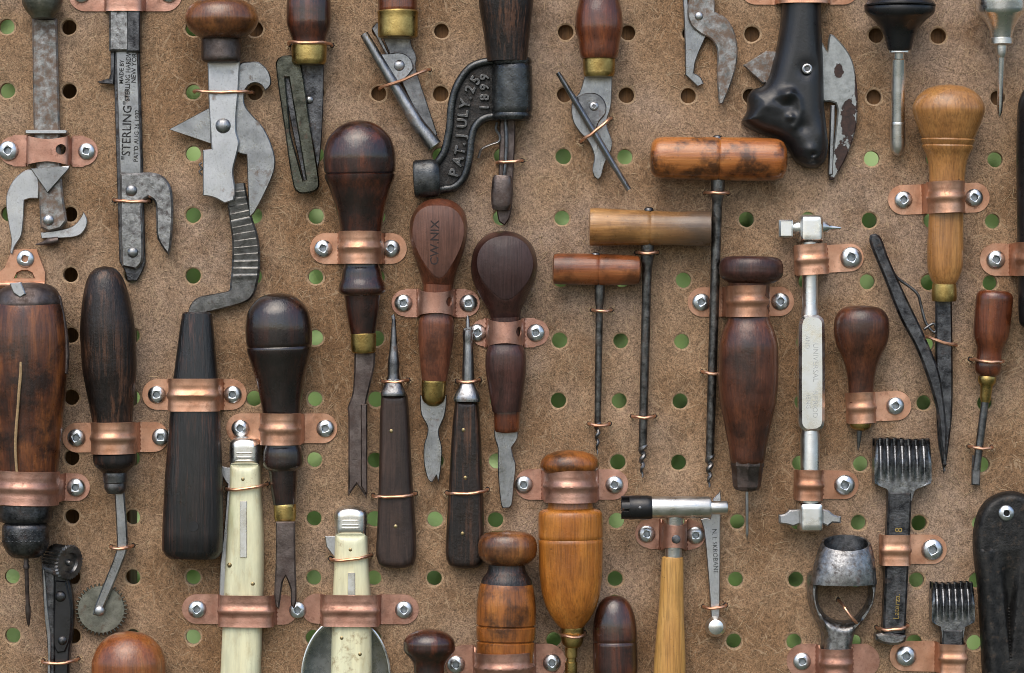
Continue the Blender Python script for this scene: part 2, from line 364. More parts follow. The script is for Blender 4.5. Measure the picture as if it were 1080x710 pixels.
def add_lathe(bm, A, B, prof, flat=1.0, seg=36, n=2.0, smooth=True, facets=False):
    """profile [(s, r)] with s along A->B in units of |AB| fraction of the profile's own range"""
    A = Vector(A); B = Vector(B)
    ax = (B - A)
    s0, s1 = prof[0][0], prof[-1][0]
    xs = [p[0] for p in prof]; ys = [p[1] ** 2 for p in prof]
    for i in range(1, len(xs)):
        if xs[i] <= xs[i - 1]: xs[i] = xs[i - 1] + 0.05
    pts = pchip(xs, ys, 8) if smooth else list(zip(xs, ys))
    axn = ax.normalized()
    side = Vector((axn.y, -axn.x, 0))
    if side.length < 1e-4: side = Vector((1, 0, 0))
    side.normalize()
    up = side.cross(axn); up.normalize()
    if up.z < 0 and abs(up.z) > 1e-4: up = -up
    rings = []
    for s, r2 in pts:
        r = math.sqrt(max(r2, 0.0))
        c = A + ax * ((s - s0) / (s1 - s0))
        if r < 0.35:
            rings.append([bm.verts.new(V(c))]); continue
        ring = []
        for k in range(seg):
            a = 2 * math.pi * (k + (0.5 if facets else 0)) / seg
            ca, sa = math.cos(a), math.sin(a)
            if n != 2.0:
                ca = math.copysign(abs(ca) ** (2 / n), ca); sa = math.copysign(abs(sa) ** (2 / n), sa)
            ring.append(bm.verts.new(V(c + side * (r * ca) + up * (r * sa * flat))))
        rings.append(ring)
    for a, b in zip(rings[:-1], rings[1:]):
        if len(a) == 1 and len(b) == 1: continue
        if len(a) == 1:
            for k in range(seg): bm.faces.new((a[0], b[k], b[(k + 1) % seg]))
        elif len(b) == 1:
            for k in range(seg): bm.faces.new((a[k], b[0], a[(k + 1) % seg]))
        else:
            for k in range(seg): bm.faces.new((a[k], b[k], b[(k + 1) % seg], a[(k + 1) % seg]))
    if len(rings[0]) > 1: bm.faces.new(rings[0])
    if len(rings[-1]) > 1: bm.faces.new(rings[-1][::-1])

def sm(pts, ang=50, step=3.0):
    """closed outline smoothed with Catmull-Rom, sharp turns kept as corners"""
    n = len(pts); P = [Vector((p[0], p[1])) for p in pts]
    corner = []
    for i in range(n):
        a = (P[i] - P[i - 1]); b = (P[(i + 1) % n] - P[i])
        corner.append(a.length < 1e-6 or b.length < 1e-6 or a.angle(b) > R(ang))
    out = []
    for i in range(n):
        p1, p2 = P[i], P[(i + 1) % n]
        L = (p2 - p1).length
        m1 = Vector((0, 0)) if False else ((p2 - P[i - 1]).normalized() * L if not corner[i] else (p2 - p1))
        m2 = ((P[(i + 2) % n] - p1).normalized() * L if not corner[(i + 1) % n] else (p2 - p1))
        k = max(1, int(L / step))
        for j in range(k):
            t = j / k
            q = p1 * (2*t**3 - 3*t**2 + 1) + m1 * (t**3 - 2*t**2 + t) + p2 * (-2*t**3 + 3*t**2) + m2 * (t**3 - t**2)
            out.append((q.x, q.y))
    return out

def rrect(x0, y0, x1, y1, r=2.0, k=4):
    out = []
    for cx, cy, a0 in ((x1 - r, y0 + r, -90), (x1 - r, y1 - r, 0), (x0 + r, y1 - r, 90), (x0 + r, y0 + r, 180)):
        for j in range(k + 1):
            a = R(a0 + 90 * j / k)
            out.append((cx + r * math.cos(a), cy + r * math.sin(a)))
    return out

def circ(x, y, r, k=20, ry=None):
    return [(x + r * math.cos(2 * math.pi * j / k), y + (ry or r) * math.sin(2 * math.pi * j / k)) for j in range(k)]

def area(o):
    return 0.5 * sum(o[i - 1][0] * o[i][1] - o[i][0] * o[i - 1][1] for i in range(len(o)))

def clean(o):
    r = []
    for p in o:
        if not r or math.hypot(p[0] - r[-1][0], p[1] - r[-1][1]) > 0.05: r.append(p)
    if math.hypot(r[0][0] - r[-1][0], r[0][1] - r[-1][1]) <= 0.05: r.pop()
    return r

def inset(o, d):
    n = len(o); sg = 1 if area(o) > 0 else -1; out = []
    for i in range(n):
        a = Vector(o[i]) - Vector(o[i - 1]); b = Vector(o[(i + 1) % n]) - Vector(o[i])
        na = Vector((-a.y, a.x)).normalized() * sg; nb = Vector((-b.y, b.x)).normalized() * sg
        m = na + nb
        if m.length < 1e-3: m = na
        m.normalize()
        k = min(1.6, 1.0 / max(0.3, m.dot(na)))
        q = Vector(o[i]) + m * (d * k)
        out.append((q.x, q.y))
    return out

def add_plate(bm, outline, h0, h1, bev=0.7, holes=(), hf=None):
    """flat piece of metal; hf(x, y) optionally adds a height to both faces"""
    outs = [clean(outline)] + [clean(h) for h in holes]
    if area(outs[0]) < 0: outs[0].reverse()
    for i in range(1, len(outs)):
        if area(outs[i]) > 0: outs[i].reverse()
    f = hf or (lambda x, y: 0.0)
    tops = [inset(o, bev if i == 0 else -bev) if bev else o for i, o in enumerate(outs)]
    vt, vb = [], []
    for o, tp in zip(outs, tops):
        top = [bm.verts.new(V((x, y, h1 + f(x, y)))) for x, y in tp]
        mid = [bm.verts.new(V((x, y, h1 - bev + f(x, y)))) for x, y in o] if bev else top
        bot = [bm.verts.new(V((x, y, h0 + f(x, y)))) for x, y in o]
        n = len(o)
        for i in range(n):
            j = (i + 1) % n
            if bev: bm.faces.new((top[i], mid[i], mid[j], top[j]))
            bm.faces.new((mid[i], bot[i], bot[j], mid[j]))
        vt += top; vb += bot
    tri = tessellate_polygon([[Vector((x, y, 0)) for x, y in o] for o in tops])
    for a, b, c in tri:
        for vs, fl in ((vt, False), (vb, True)):
            q = (vs[a], vs[b], vs[c])
            try: bm.faces.new(q if not fl else q[::-1])
            except ValueError: pass

def inside(x, y, o):
    c = False
    for i in range(len(o)):
        (x1, y1), (x2, y2) = o[i - 1], o[i]
        if (y1 > y) != (y2 > y) and x < (x2 - x1) * (y - y1) / (y2 - y1) + x1: c = not c
    return c

def segd(px, py, a, b):
    vx, vy = b[0] - a[0], b[1] - a[1]
    L = vx * vx + vy * vy
    t = 0 if L == 0 else max(0, min(1, ((px - a[0]) * vx + (py - a[1]) * vy) / L))
    return math.hypot(px - a[0] - t * vx, py - a[1] - t * vy)

def cdt(outline, holes, step, keep=0.45, rings=()):
    loops = [clean(outline)] + [clean(h) for h in holes]
    vs, es = [], []
    for o in loops:
        b = len(vs); vs += [Vector(p) for p in o]
        es += [(b + i, b + (i + 1) % len(o)) for i in range(len(o))]
    last = 0.0
    for rd in rings:
        for li, o in enumerate(loops):
            q = inset(o, rd) if (area(o) > 0) == (li == 0) else inset(o[::-1], -rd if li else rd)
            if li: q = inset(o, -rd)
            for px, py in q:
                if inside(px, py, loops[0]) and not any(inside(px, py, h) for h in loops[1:]):
                    if min(segd(px, py, oo[i - 1], oo[i]) for oo in loops for i in range(len(oo))) > rd * 0.9: vs.append(Vector((px, py)))
        last = rd
    if rings: keep = (last + step * 0.5) / step
    xs = [p[0] for p in loops[0]]; ys = [p[1] for p in loops[0]]
    y = min(ys) + step * 0.5; row = 0
    while y < max(ys):
        x = min(xs) + (step * 0.5 if row % 2 else 0)
        while x < max(xs):
            if inside(x, y, loops[0]) and not any(inside(x, y, h) for h in loops[1:]):
                if min(segd(x, y, o[i - 1], o[i]) for o in loops for i in range(len(o))) > step * keep:
                    vs.append(Vector((x, y)))
            x += step
        y += step * 0.87; row += 1
    rv, re, rf, ov, oe, of = delaunay_2d_cdt(vs, es, [], 0, 1e-4)
    faces = []
    for f in rf:
        cx = sum(rv[i].x for i in f) / 3; cy = sum(rv[i].y for i in f) / 3
        if inside(cx, cy, loops[0]) and not any(inside(cx, cy, h) for h in loops[1:]): faces.append(f)
    return [(v.x, v.y) for v in rv], faces, loops

def add_puff(bm, outline, h0, H, D, step=3.0, extra=None, holes=(), p=2.0):
    """rounded, cushion-like body on an outline: rises from h0 by H over distance D from the edge"""
    rg = tuple(q for q in (0.5, 1.2, 2.4, 4.2) if q < D * 0.8)
    vs, fs, loops = cdt(outline, holes, step, rings=rg)
    top = []
    for x, y in vs:
        d = min(segd(x, y, o[i - 1], o[i]) for o in loops for i in range(len(o)))
        e = 1 - min(d / D, 1)
        z = h0 + H * (1 - e ** p) ** (1 / p) if p else h0 + H
        if extra: z += extra(x, y) * min(1, d / 2.5)
        top.append(bm.verts.new(V((x, y, z))))
    for f in fs:
        try: bm.faces.new([top[i] for i in f])
        except ValueError: pass
    bm.faces.ensure_lookup_table()
    low = {}
    edges = [e for e in bm.edges if len(e.link_faces) == 1]
    tset = set(top)
    for e in edges:
        a, b = e.verts
        if a not in tset or b not in tset: continue
        for q in (a, b):
            if q not in low: low[q] = bm.verts.new(Vector((q.co.x, -1.0 * S, q.co.z)))
        try: bm.faces.new((a, b, low[b], low[a]))
        except ValueError: pass

def spline(path, k=5):
    P = [Vector(p) for p in path]
    if len(P) < 3: return P
    out = []
    for i in range(len(P) - 1):
        p0 = P[i - 1] if i else P[0] * 2 - P[1]
        p3 = P[i + 2] if i + 2 < len(P) else P[-1] * 2 - P[-2]
        for j in range(k):
            t = j / k
            out.append(0.5 * ((2 * P[i]) + (P[i + 1] - p0) * t + (2 * p0 - 5 * P[i] + 4 * P[i + 1] - p3) * t * t + (3 * P[i] - p0 - 3 * P[i + 1] + p3) * t**3))
    out.append(P[-1])
    return out

def add_tube(bm, path, r, seg=10, smooth=True, flat=1.0, k=5):
    rr = r if isinstance(r, (list, tuple)) else [r] * len(path)
    P = spline(path, k) if smooth else [Vector(p) for p in path]
    n = len(P)
    def rad(i):
        t = i / (n - 1) * (len(rr) - 1); a = min(int(t), len(rr) - 2)
        return rr[a] + (rr[a + 1] - rr[a]) * (t - a)
    prev = None; rings = []
    for i in range(n):
        tg = (P[min(i + 1, n - 1)] - P[max(i - 1, 0)]).normalized()
        if prev is None:
            ref = Vector((0, 0, 1)) if abs(tg.z) < 0.9 else Vector((1, 0, 0))
            nrm = (ref - tg * ref.dot(tg)).normalized()
        else:
            nrm = (prev - tg * prev.dot(tg)).normalized()
        prev = nrm; bi = tg.cross(nrm); q = max(rad(i), 0.05)
        rings.append([bm.verts.new(V(P[i] + nrm * (q * flat * math.cos(2 * math.pi * j / seg)) + bi * (q * math.sin(2 * math.pi * j / seg)))) for j in range(seg)])
    for a, b in zip(rings[:-1], rings[1:]):
        for j in range(seg): bm.faces.new((a[j], b[j], b[(j + 1) % seg], a[(j + 1) % seg]))
    bm.faces.new(rings[0]); bm.faces.new(rings[-1][::-1])

def add_ball(bm, x, y, h, r, flat=1.0):
    add_lathe(bm, (x, y, h - r * flat), (x, y, h + r * flat), [(-1, 0), (-0.7, r * .714), (0, r), (0.7, r * .714), (1, 0)], 1.0, 20)

def add_dome(bm, x, y, h0, r, H, seg=24):
    pts = [(0, r)] + [(H * math.sin(a), r * math.cos(a)) for a in (0.35, 0.7, 1.05, 1.35)] + [(H, 0)]
    add_lathe(bm, (x, y, h0), (x, y, h0 + H), pts, 1.0, seg, smooth=False)

_fc = [None]
def add_text(bm, body, size, x, y, rot, h, depth=0.4, align='LEFT', bold=0.0, sx=1.0, bevel=0.0):
    cu = bpy.data.curves.new('glyphs', 'FONT')
    cu.body = body; cu.size = size; cu.align_x = align; cu.align_y = 'CENTER'
    cu.resolution_u = 2; cu.extrude = depth; cu.offset = bold; cu.bevel_depth = bevel; cu.bevel_resolution = 1
    o = bpy.data.objects.new('glyphs', cu)
    SC.collection.objects.link(o)
    bpy.context.view_layer.update()
    me = o.evaluated_get(bpy.context.evaluated_depsgraph_get()).to_mesh()
    ca, sa = math.cos(R(rot)), math.sin(R(rot))
    vs = []
    for v in me.vertices:
        a, b = v.co.x * sx, v.co.y
        vs.append(bm.verts.new(V((x + a * ca - b * sa, y - (a * sa + b * ca), h + v.co.z))))
    for p in me.polygons:
        try: bm.faces.new([vs[i] for i in p.vertices])
        except ValueError: pass
    o.to_mesh_clear() if False else None
    bpy.data.objects.remove(o); bpy.data.curves.remove(cu)

def link_mesh(name, bm, mat, off, parent=None, ang=38):
    bmesh.ops.recalc_face_normals(bm, faces=bm.faces[:])
    for v in bm.verts: v.co -= off
    me = bpy.data.meshes.new(name)
    bm.to_mesh(me); bm.free()
    for p in me.polygons: p.use_smooth = True
    if ang: me.set_sharp_from_angle(angle=R(ang))
    for m in (mat if isinstance(mat, (list, tuple)) else [mat]):
        me.materials.append(M[m] if isinstance(m, str) else m)
    o = bpy.data.objects.new(name, me)
    SC.collection.objects.link(o)
    if parent: o.parent = parent
    return o

class Thing:
    """an Empty at (ox, oy) on the board; nominal height h0 sets its place under perspective"""
    def __init__(self, name, label, cat, ox, oy, h0=15, group=None):
        f = 1 - h0 / DC
        self.off = V((ox, oy, 0))
        self.e = bpy.data.objects.new(name, None)
        SC.collection.objects.link(self.e)
        self.e.location = (( ox - 540) * f * S, 0, ZC + (355 - oy) * f * S)
        self.e.empty_display_size = 0.01
        self.e['label'] = label; self.e['category'] = cat
        if group: self.e['group'] = group
    def part(self, name, mat, fn, under=None, label=None, ang=38):
        bm = bmesh.new(); fn(bm)
        o = link_mesh(name, bm, mat, self.off, under or self.e, ang)
        if label: o['label'] = label
        return o
    def lv(self, name, mat, prof, xa, xb=None, h=20, hb=None, flat=0.85, seg=36, n=2.0, under=None, smooth=True, label=None, facets=False):
        xb = xa if xb is None else xb; hb = h if hb is None else hb
        return self.part(name, mat, lambda bm: add_lathe(bm, (xa, prof[0][0], h), (xb, prof[-1][0], hb), prof, flat, seg, n, smooth, facets), under, label)
    def plate(self, name, mat, o, h0, h1, bev=0.7, holes=(), under=None, hf=None, label=None, smooth=True, ang=50, step=3.0):
        return self.part(name, mat, lambda bm: add_plate(bm, sm(o, ang, step) if smooth else o, h0, h1, bev, holes, hf), under, label)
    def tube(self, name, mat, path, r, under=None, seg=10, smooth=True, flat=1.0, k=5):
        return self.part(name, mat, lambda bm: add_tube(bm, path, r, seg, smooth, flat, k), under)
    def rivet(self, x, y, r, h, mat='steel', name='rivet', under=None, H=None):
        return self.part(name, mat, lambda bm: add_dome(bm, x, y, h, r, H or r * 0.6), under)
    def puff(self, name, mat, o, h0, H, D, under=None, **kw):
        return self.part(name, mat, lambda bm: add_puff(bm, sm(o), h0, H, D, **kw), under)
    def text(self, rows, mat, under, name='lettering'):
        def fn(bm):
            for row in rows: add_text(bm, **row)
        return self.part(name, mat, fn, under, ang=0)

def ring(y, r, g=1.7, w=1.3):            # a turned groove in a profile
    return [(y - w, r), (y, r - g), (y + w, r)]

# ---- copper straps, screws and wire ties
def add_screw(bm, x, y, h, r, rot, H=None):
    H = H or r * 0.42
    N = 24; q = r * 0.37
    rings = []
    for k in range(6):
        a = k / 5 * 1.18
        rr = r * math.cos(a); hh = h + H * math.sin(a)
        rings.append([bm.verts.new(V((x + rr * math.cos(2 * math.pi * j / N), y + rr * math.sin(2 * math.pi * j / N), hh))) for j in range(N)])
    def sq(sc, hh):
        out = []
        for j in range(N):
            a = 2 * math.pi * j / N
            c, s = math.cos(a - rot), math.sin(a - rot)
            k = sc / max(abs(c), abs(s))
            out.append(bm.verts.new(V((x + k * math.cos(a), y + k * math.sin(a), hh))))
        return out
    rings.append(sq(q * 1.12, h + H * 0.97)); rings.append(sq(q, h + H * 0.85)); rings.append(sq(q * 0.86, h + H * 0.97 - r * 0.5))
    bot = [bm.verts.new(V((x + r * math.cos(2 * math.pi * j / N), y + r * math.sin(2 * math.pi * j / N), h - 0.6))) for j in range(N)]
    rings.insert(0, bot)
    for q_, (a, b) in enumerate(zip(rings[:-1], rings[1:])):
        for j in range(N):
            f = bm.faces.new((a[j], b[j], b[(j + 1) % N], a[(j + 1) % N])); f.material_index = 1 if q_ >= len(rings) - 2 else 0
    f = bm.faces.new(rings[-1]); f.material_index = 1

def strap(label, cx, cy, w, hw, H, L=None, Rr=None, screws=(), ang=0.0, style='bead', mat='copper', n=2.6, group='copper pipe straps', hwt=None, low=None, cat='strap'):
    """band over a tool of half width w and height H, half length hw; L / Rr = tab reach left / right of cx (None = no tab)"""
    th = Thing('copper_strap', label, cat, cx, cy, H * 0.5, group)
    if low is None: low = 0.40 * H
    if n < 3.1: n = 2.15
    # the path of the strip in (u, h), from the left end to the right end
    path = []
    if L: path += [(-L, 1.6), (-w - 2.0, 1.6)]
    else: path += [(-w * 0.98, 1.0)]
    K = 26
    arch0 = len(path)
    for k in range(K + 1):
        a = math.pi * (1 - k / K)
        c, s = math.cos(a), math.sin(a)
        path.append((w * math.copysign(abs(c) ** (2 / n), c), 2.6 + low + (H - 2.6 - low) * abs(s) ** (2 / n)))
    arch1 = len(path) - 1
    if Rr: path += [(w + 2.0, 1.6), (Rr, 1.6)]
    else: path += [(w * 0.98, 1.0)]
    cum = [0.0]
    for a, b in zip(path[:-1], path[1:]): cum.append(cum[-1] + math.hypot(b[0] - a[0], b[1] - a[1]))
    T = cum[-1]; sa, sb = cum[arch0], cum[arch1]
    def at(s):
        s = max(0, min(T, s))
        i = 0
        while i < len(cum) - 2 and cum[i + 1] < s: i += 1
        t = (s - cum[i]) / max(1e-6, cum[i + 1] - cum[i])
        return path[i][0] + (path[i + 1][0] - path[i][0]) * t, path[i][1] + (path[i + 1][1] - path[i][1]) * t, i
    def s_of(u):      # flat position of a tab point
        return (u + L) if u < 0 and L else T - (Rr - u)
    t_ = hwt or hw * 0.95
    def half(s):
        m = (s - (sa + sb) / 2) / max(1.0, (sb - sa) / 2)
        if style == 'perf':
            b = hw * (0.70 + 0.30 * min(1.0, abs(m)) ** 1.5) if abs(m) < 1 else hw
            if 1.0 <= abs(m) < 1.25: b = hw * 0.8
        else:
            b = hw if abs(m) < 1.0 else t_
        rnd = t_
        if L and s < rnd: b = min(b, math.sqrt(max(0.0, rnd**2 - (rnd - s)**2)) * (1.0 if style != 'perf' else 1.0))
        if Rr and T - s < rnd: b = min(b, math.sqrt(max(0.0, rnd**2 - (rnd - (T - s))**2)))
        return max(b, 0.0)
    N = max(24, int(T / 2.2))
    ss = [T * k / N for k in range(N + 1)]
    ss = sorted(set(ss + [1.0, T - 1.0, 3.0, T - 3.0, 0.3, T - 0.3]))
    lo_ = [(s, -half(s)) for s in ss if half(s) > 0.01]
    hi_ = [(s, half(s)) for s in reversed(ss) if half(s) > 0.01]
    out = ([(0.0, 0.0)] if half(0) <= 0.01 else []) + lo_ + ([(T, 0.0)] if half(T) <= 0.01 else []) + hi_
    holes = []
    if style == 'perf':
        mid = (sa + sb) / 2
        holes = [circ(mid + (sb - sa) * 0.27, -1, hw * 0.34, 14)] if (w > 17) else []
    def fn(bm):
        vs, fs, _ = cdt(out, holes, 2.6)
        ca, sn = math.cos(R(ang)), math.sin(R(ang))
        P = []
        for s, v in vs:
            u, h, i = at(s)
            u2, h2, _ = at(s + 0.5); u1, h1, _ = at(s - 0.5)
            du, dh = u2 - u1, h2 - h1
            q = math.hypot(du, dh) or 1
            nu, nh = -dh / q, du / q
            m = min((s - sa), (sb - s)) / 6.0
            k = max(0.0, min(1.0, m)) if style == 'bead' else 0.0
            b = (2.0 * math.exp(-(v / (hw * 0.17)) ** 2) - 0.5 * math.exp(-((abs(v) - hw * 0.38) / (hw * 0.1)) ** 2)) * k + 0.5 * math.exp(-((abs(v) - hw) / 2.0) ** 2) * k
            b += 0.3 * math.sin(s * 0.13 + cx) * math.cos(v * 0.12 + cy) + 0.08 * math.sin(s * 0.33 + cy * 2.1 + v * 0.23)
            u += nu * b; h += nh * b
            x, y = cx + u * ca - v * sn, cy + (u * sn + v * ca)
            P.append(bm.verts.new(V((x, y, h))))
        for f in fs:
            try: bm.faces.new([P[i] for i in f])
            except ValueError: pass
        bmesh.ops.recalc_face_normals(bm, faces=bm.faces[:])
        # normals should look outwards (towards the viewer on average)
        if sum(f.normal.y for f in bm.faces) > 0:
            bmesh.ops.reverse_faces(bm, faces=bm.faces[:])
        bmesh.ops.solidify(bm, geom=bm.faces[:] + bm.verts[:] + bm.edges[:], thickness=1.5 * S)
    th.part('band', mat, fn, ang=42)
    ca, sn = math.cos(R(ang)), math.sin(R(ang))
    for u, r in screws:
        x, y = cx + u * ca, cy + u * sn
        th.part('screw', ['zinc', 'recess'], lambda bm: add_screw(bm, x, y, 3.4, r, random.uniform(0, 1.5)))
    return th

DRILLED = []
def tie(label, x0, y0, x1, y1, H, r=1.7, n=3.2, group='copper wire ties', curl=True):
    th = Thing('wire_tie', label, 'wire', (x0 + x1) / 2, (y0 + y1) / 2, H * 0.5, group)
    DRILLED.append((th.e, x0, y0, x1, y1))
    f_ = 1 - H * 0.5 / DC
    mx, my = 540 + ((x0 + x1) / 2 - 540) * f_, 355 + ((y0 + y1) / 2 - 355) * f_
    DRILLED[-1] = ((mx + x0 - (x0 + x1) / 2, my + y0 - (y0 + y1) / 2), (mx + x1 - (x0 + x1) / 2, my + y1 - (y0 + y1) / 2))
    path = [(x0, y0, -6), (x0, y0, 0)]
    K = 12
    for k in range(K + 1):
        a = math.pi * (1 - k / K); c, s = math.cos(a), math.sin(a)
        t = 0.5 + 0.5 * math.copysign(abs(c) ** (2 / n), c)
        sag = 1.6 * math.sin(math.pi * t)
        path.append((x0 + (x1 - x0) * t + random.uniform(-0.3, 0.3), y0 + (y1 - y0) * t + sag + random.uniform(-0.45, 0.45), 1.0 + (H - 1.0) * abs(s) ** (2 / n)))
    path += [(x1, y1, 0), (x1, y1, -6)]
    th.part('wire', 'wire', lambda bm: add_tube(bm, path, r, 8, False))
    o = th.e.children[0]
    # a tie is one piece of wire: make the mesh itself the top-level thing
    lab, cat, g = th.e['label'], th.e['category'], th.e['group']
    loc = th.e.location.copy()
    o.parent = None; o.location = loc
    bpy.data.objects.remove(th.e)
    o.name = 'wire_tie'; o['label'] = lab; o['category'] = cat; o['group'] = g
    return o

# ---------------------------------------------------------------- the setting
random.seed(11)
def setting(name, bm, mat, loc, kind='structure', parent=None, ang=30):
    o = link_mesh(name, bm, mat, Vector((0, 0, 0)), parent, ang)
    o.location = loc
    if kind: o['kind'] = kind
    return o

bm = bmesh.new()
vs = [bm.verts.new(p) for p in ((-60, -60, 0), (60, -60, 0), (60, 60, 0), (-60, 60, 0))]
bm.faces.new(vs)
setting('ground', bm, 'lawn', (0, 0, 0))

def hole_xy(i, j):
    yl = [30, 97, 162, 227, 291, 355, 420, 484, 546, 609, 672]
    yr = [38, 103, 168, 233, 298, 363, 425, 490, 552, 612, 678]
    if j < 0: a, b = yl[0] + 66 * j, yr[0] + 66 * j
    elif j > 10: a, b = yl[-1] + 63 * (j - 10), yr[-1] + 63 * (j - 10)
    else: a, b = yl[j], yr[j]
    y0 = 30 + 64.3 * j
    x = 203.5 + (i - 3) * (64.85 - 0.0033 * (y0 - 234))
    y = a + (b - a) * (x - 203) / 797.0
    return x, y

I0, I1, J0, J1 = -3, 19, -3, 14
BT = 10.0                                   # board thickness
bm = bmesh.new()
NS = 32
def corner(i, j):
    p = [hole_xy(i + a, j + b) for a in (-1, 0) for b in (-1, 0)]
    return (sum(q[0] for q in p) / 4, sum(q[1] for q in p) / 4)
for i in range(I0, I1 + 1):
    for j in range(J0, J1 + 1):
        x, y = hole_xy(i, j)
        r = 8.0 + random.uniform(-0.25, 0.25)
        C = [corner(i, j), corner(i + 1, j), corner(i + 1, j + 1), corner(i, j + 1)]
        sqp = []
        for s in range(4):
            a, b = C[s], C[(s + 1) % 4]
            for k in range(NS // 4):
                t = k / (NS // 4)
                sqp.append((a[0] + (b[0] - a[0]) * t, a[1] + (b[1] - a[1]) * t))
        def ringv(rad, h, wob=0.0):
            out = []
            for k in range(NS):
                a = 2 * math.pi * k / NS - 0.75 * math.pi
                q = rad + wob * math.sin(a * 3 + i * 1.7 + j) + random.uniform(-wob, wob) * 0.5
                out.append(bm.verts.new(V((x + q * math.cos(a), y + q * math.sin(a), h))))
            return out
        sv = [bm.verts.new(V((px, py, 0))) for px, py in sqp]
        sb = [bm.verts.new(V((px, py, -BT))) for px, py in sqp]
        r0 = ringv(r + 1.9, 0, 0.55); r1 = ringv(r, -1.2, 0.15); r2 = ringv(r, -BT)
        for a, b, mi in ((sv, r0, 0), (r0, r1, 1), (r1, r2, 1), (r2, sb, 0)):
            for k in range(NS):
                f = bm.faces.new((a[k], b[k], b[(k + 1) % NS], a[(k + 1) % NS])); f.material_index = mi
bmesh.ops.remove_doubles(bm, verts=bm.verts[:], dist=0.02 * S)
be = [e for e in bm.edges if len(e.link_faces) == 1]
loc_board = Vector((-540 * S, 0, ZC + 355 * S))
board = setting('pegboard', bm, ['board', 'board_core'], loc_board)

# loose fibres lying on the board's face
bm = bmesh.new()
HOLES = [hole_xy(i, j) for i in range(I0, I1 + 1) for j in range(J0, J1 + 1)]
for q in range(5600):
    x, y = random.uniform(-60, 1140), random.uniform(-60, 780)
    if min((x - hx) ** 2 + (y - hy) ** 2 for hx, hy in HOLES) < 400: continue
    a = random.uniform(0, math.pi); L = random.choice((4, 6, 9, 12, 14)) * random.uniform(0.7, 1.2)
    cv = random.uniform(-0.06, 0.06); wd = random.uniform(0.14, 0.34); h = random.uniform(0.15, 0.5)
    K = 5; pts = []
    for k in range(K + 1):
        pts.append((x, y)); x += math.cos(a) * L / K; y += math.sin(a) * L / K; a += cv * L / K * random.uniform(0.2, 1.6)
    prev = None
    for k, (px, py) in enumerate(pts):
        b = Vector(pts[min(k + 1, K)]) - Vector(pts[max(k - 1, 0)]); nn = Vector((-b.y, b.x)).normalized() * wd * (1 - abs(k / K - 0.5) * 1.2)
        hh = h + 0.5 * math.sin(math.pi * k / K)
        cur = (bm.verts.new(V((px + nn.x, py + nn.y, hh))), bm.verts.new(V((px, py, hh + wd * 0.8))), bm.verts.new(V((px - nn.x, py - nn.y, hh))))
        if prev:
            for m_ in (0, 1): bm.faces.new((prev[m_], prev[m_ + 1], cur[m_ + 1], cur[m_]))
        prev = cur
fb = link_mesh('surface_fibres', bm, 'fibre', Vector((0, 0, 0)), board, 60)
fb['kind'] = 'stuff'

def batten(label, x0, y0, x1, y1, h0, h1):
    t = Thing('wooden_batten', label, 'batten', (x0 + x1) / 2, (y0 + y1) / 2, 0)
    o = t.plate('batten', 'batten', rrect(x0, y0, x1, y1, 3), h1, h0, 1.5, smooth=False)
    lab = t.e['label']; loc = t.e.location.copy(); o.parent = None; o.location = loc
    bpy.data.objects.remove(t.e); o.name = 'wooden_batten'; o['label'] = lab; o['category'] = 'batten'
YG = 355 + ZC / S
batten('upright brown batten behind the left edge of the pegboard, seen dark through its holes', 22, -170, 130, YG, -60, -120)
batten('level brown batten behind the top of the pegboard, seen orange through the top holes', 235, -130, 1210, 124, -11.5, -59)
batten('upright brown batten behind the far right end of the pegboard, out past the hanging tools', 1120, -170, 1230, YG, -101, -170)

# hedge some way behind the board, seen green through the holes
bm = bmesh.new()
for q in range(42000):
    x = random.uniform(-2.2, 2.2); z = random.uniform(0.0, 2.3)
    y = 1.5 + 0.10 * math.sin(x * 5.1) * math.cos(z * 6.3) + random.uniform(-0.10, 0.3) + 0.15 * z
    a, b, c = (random.uniform(-1, 1) for _ in range(3))
    rot = Matrix.Rotation(a * 0.9 + 0.5, 3, 'X') @ Matrix.Rotation(b * 1.2, 3, 'Z') @ Matrix.Rotation(c * 3, 3, 'Y')
    s = random.uniform(0.022, 0.042) if q % 3 else random.uniform(0.05, 0.075)
    if q % 3 == 0: y += 0.35
    pts = [(-1, 0, 0), (-0.3, 0.12, 0.55), (0.5, 0.12, 0.45), (1.1, -0.1, 0), (0.5, 0.12, -0.45), (-0.3, 0.12, -0.55)]
    bm.faces.new([bm.verts.new(Vector((x, y, z)) + rot @ (Vector(p) * s)) for p in pts])
o = link_mesh('hedge', bm, 'leaf', Vector((0, 0, 0)), None, 0)
o['kind'] = 'stuff'

# ---------------------------------------------------------------- the tools
# top row -----------------------------------------------------------------
t = Thing('can_opener', 'rusty steel can opener with ball end, pointed claw and hooked blade, top left', 'can opener', 50, 130, 10)
t.lv('ball_end', 'wheel_steel', [(-24, 0), (-20, 9), (-10, 18), (2, 21.5), (12, 18), (18, 13), (21, 11.5)], 46, 47, 22, flat=0.9)
t.plate('shank', 'rusty_steel', [(34, 20), (60, 20), (63.5, 148), (66, 200), (70.5, 233), (64, 241), (52, 244), (43, 240), (40.5, 200), (36, 148)], 6, 12, 1.8, ang=20)
t.plate('crossbar', 'pale_steel', rrect(28, 137.5, 71, 141.5, 1.5), 2, 17, 0.6, smooth=False)
t.plate('claw', 'pale_steel', [(31.7, 178), (23, 181), (12.7, 191), (6.3, 206), (6.3, 221), (9, 239), (11.4, 254), (10, 266), (12, 268), (15, 259), (21.5, 249), (24, 231), (25, 211), (31, 209), (40, 209), (41, 180)], 3, 6, 0.8, ang=42)
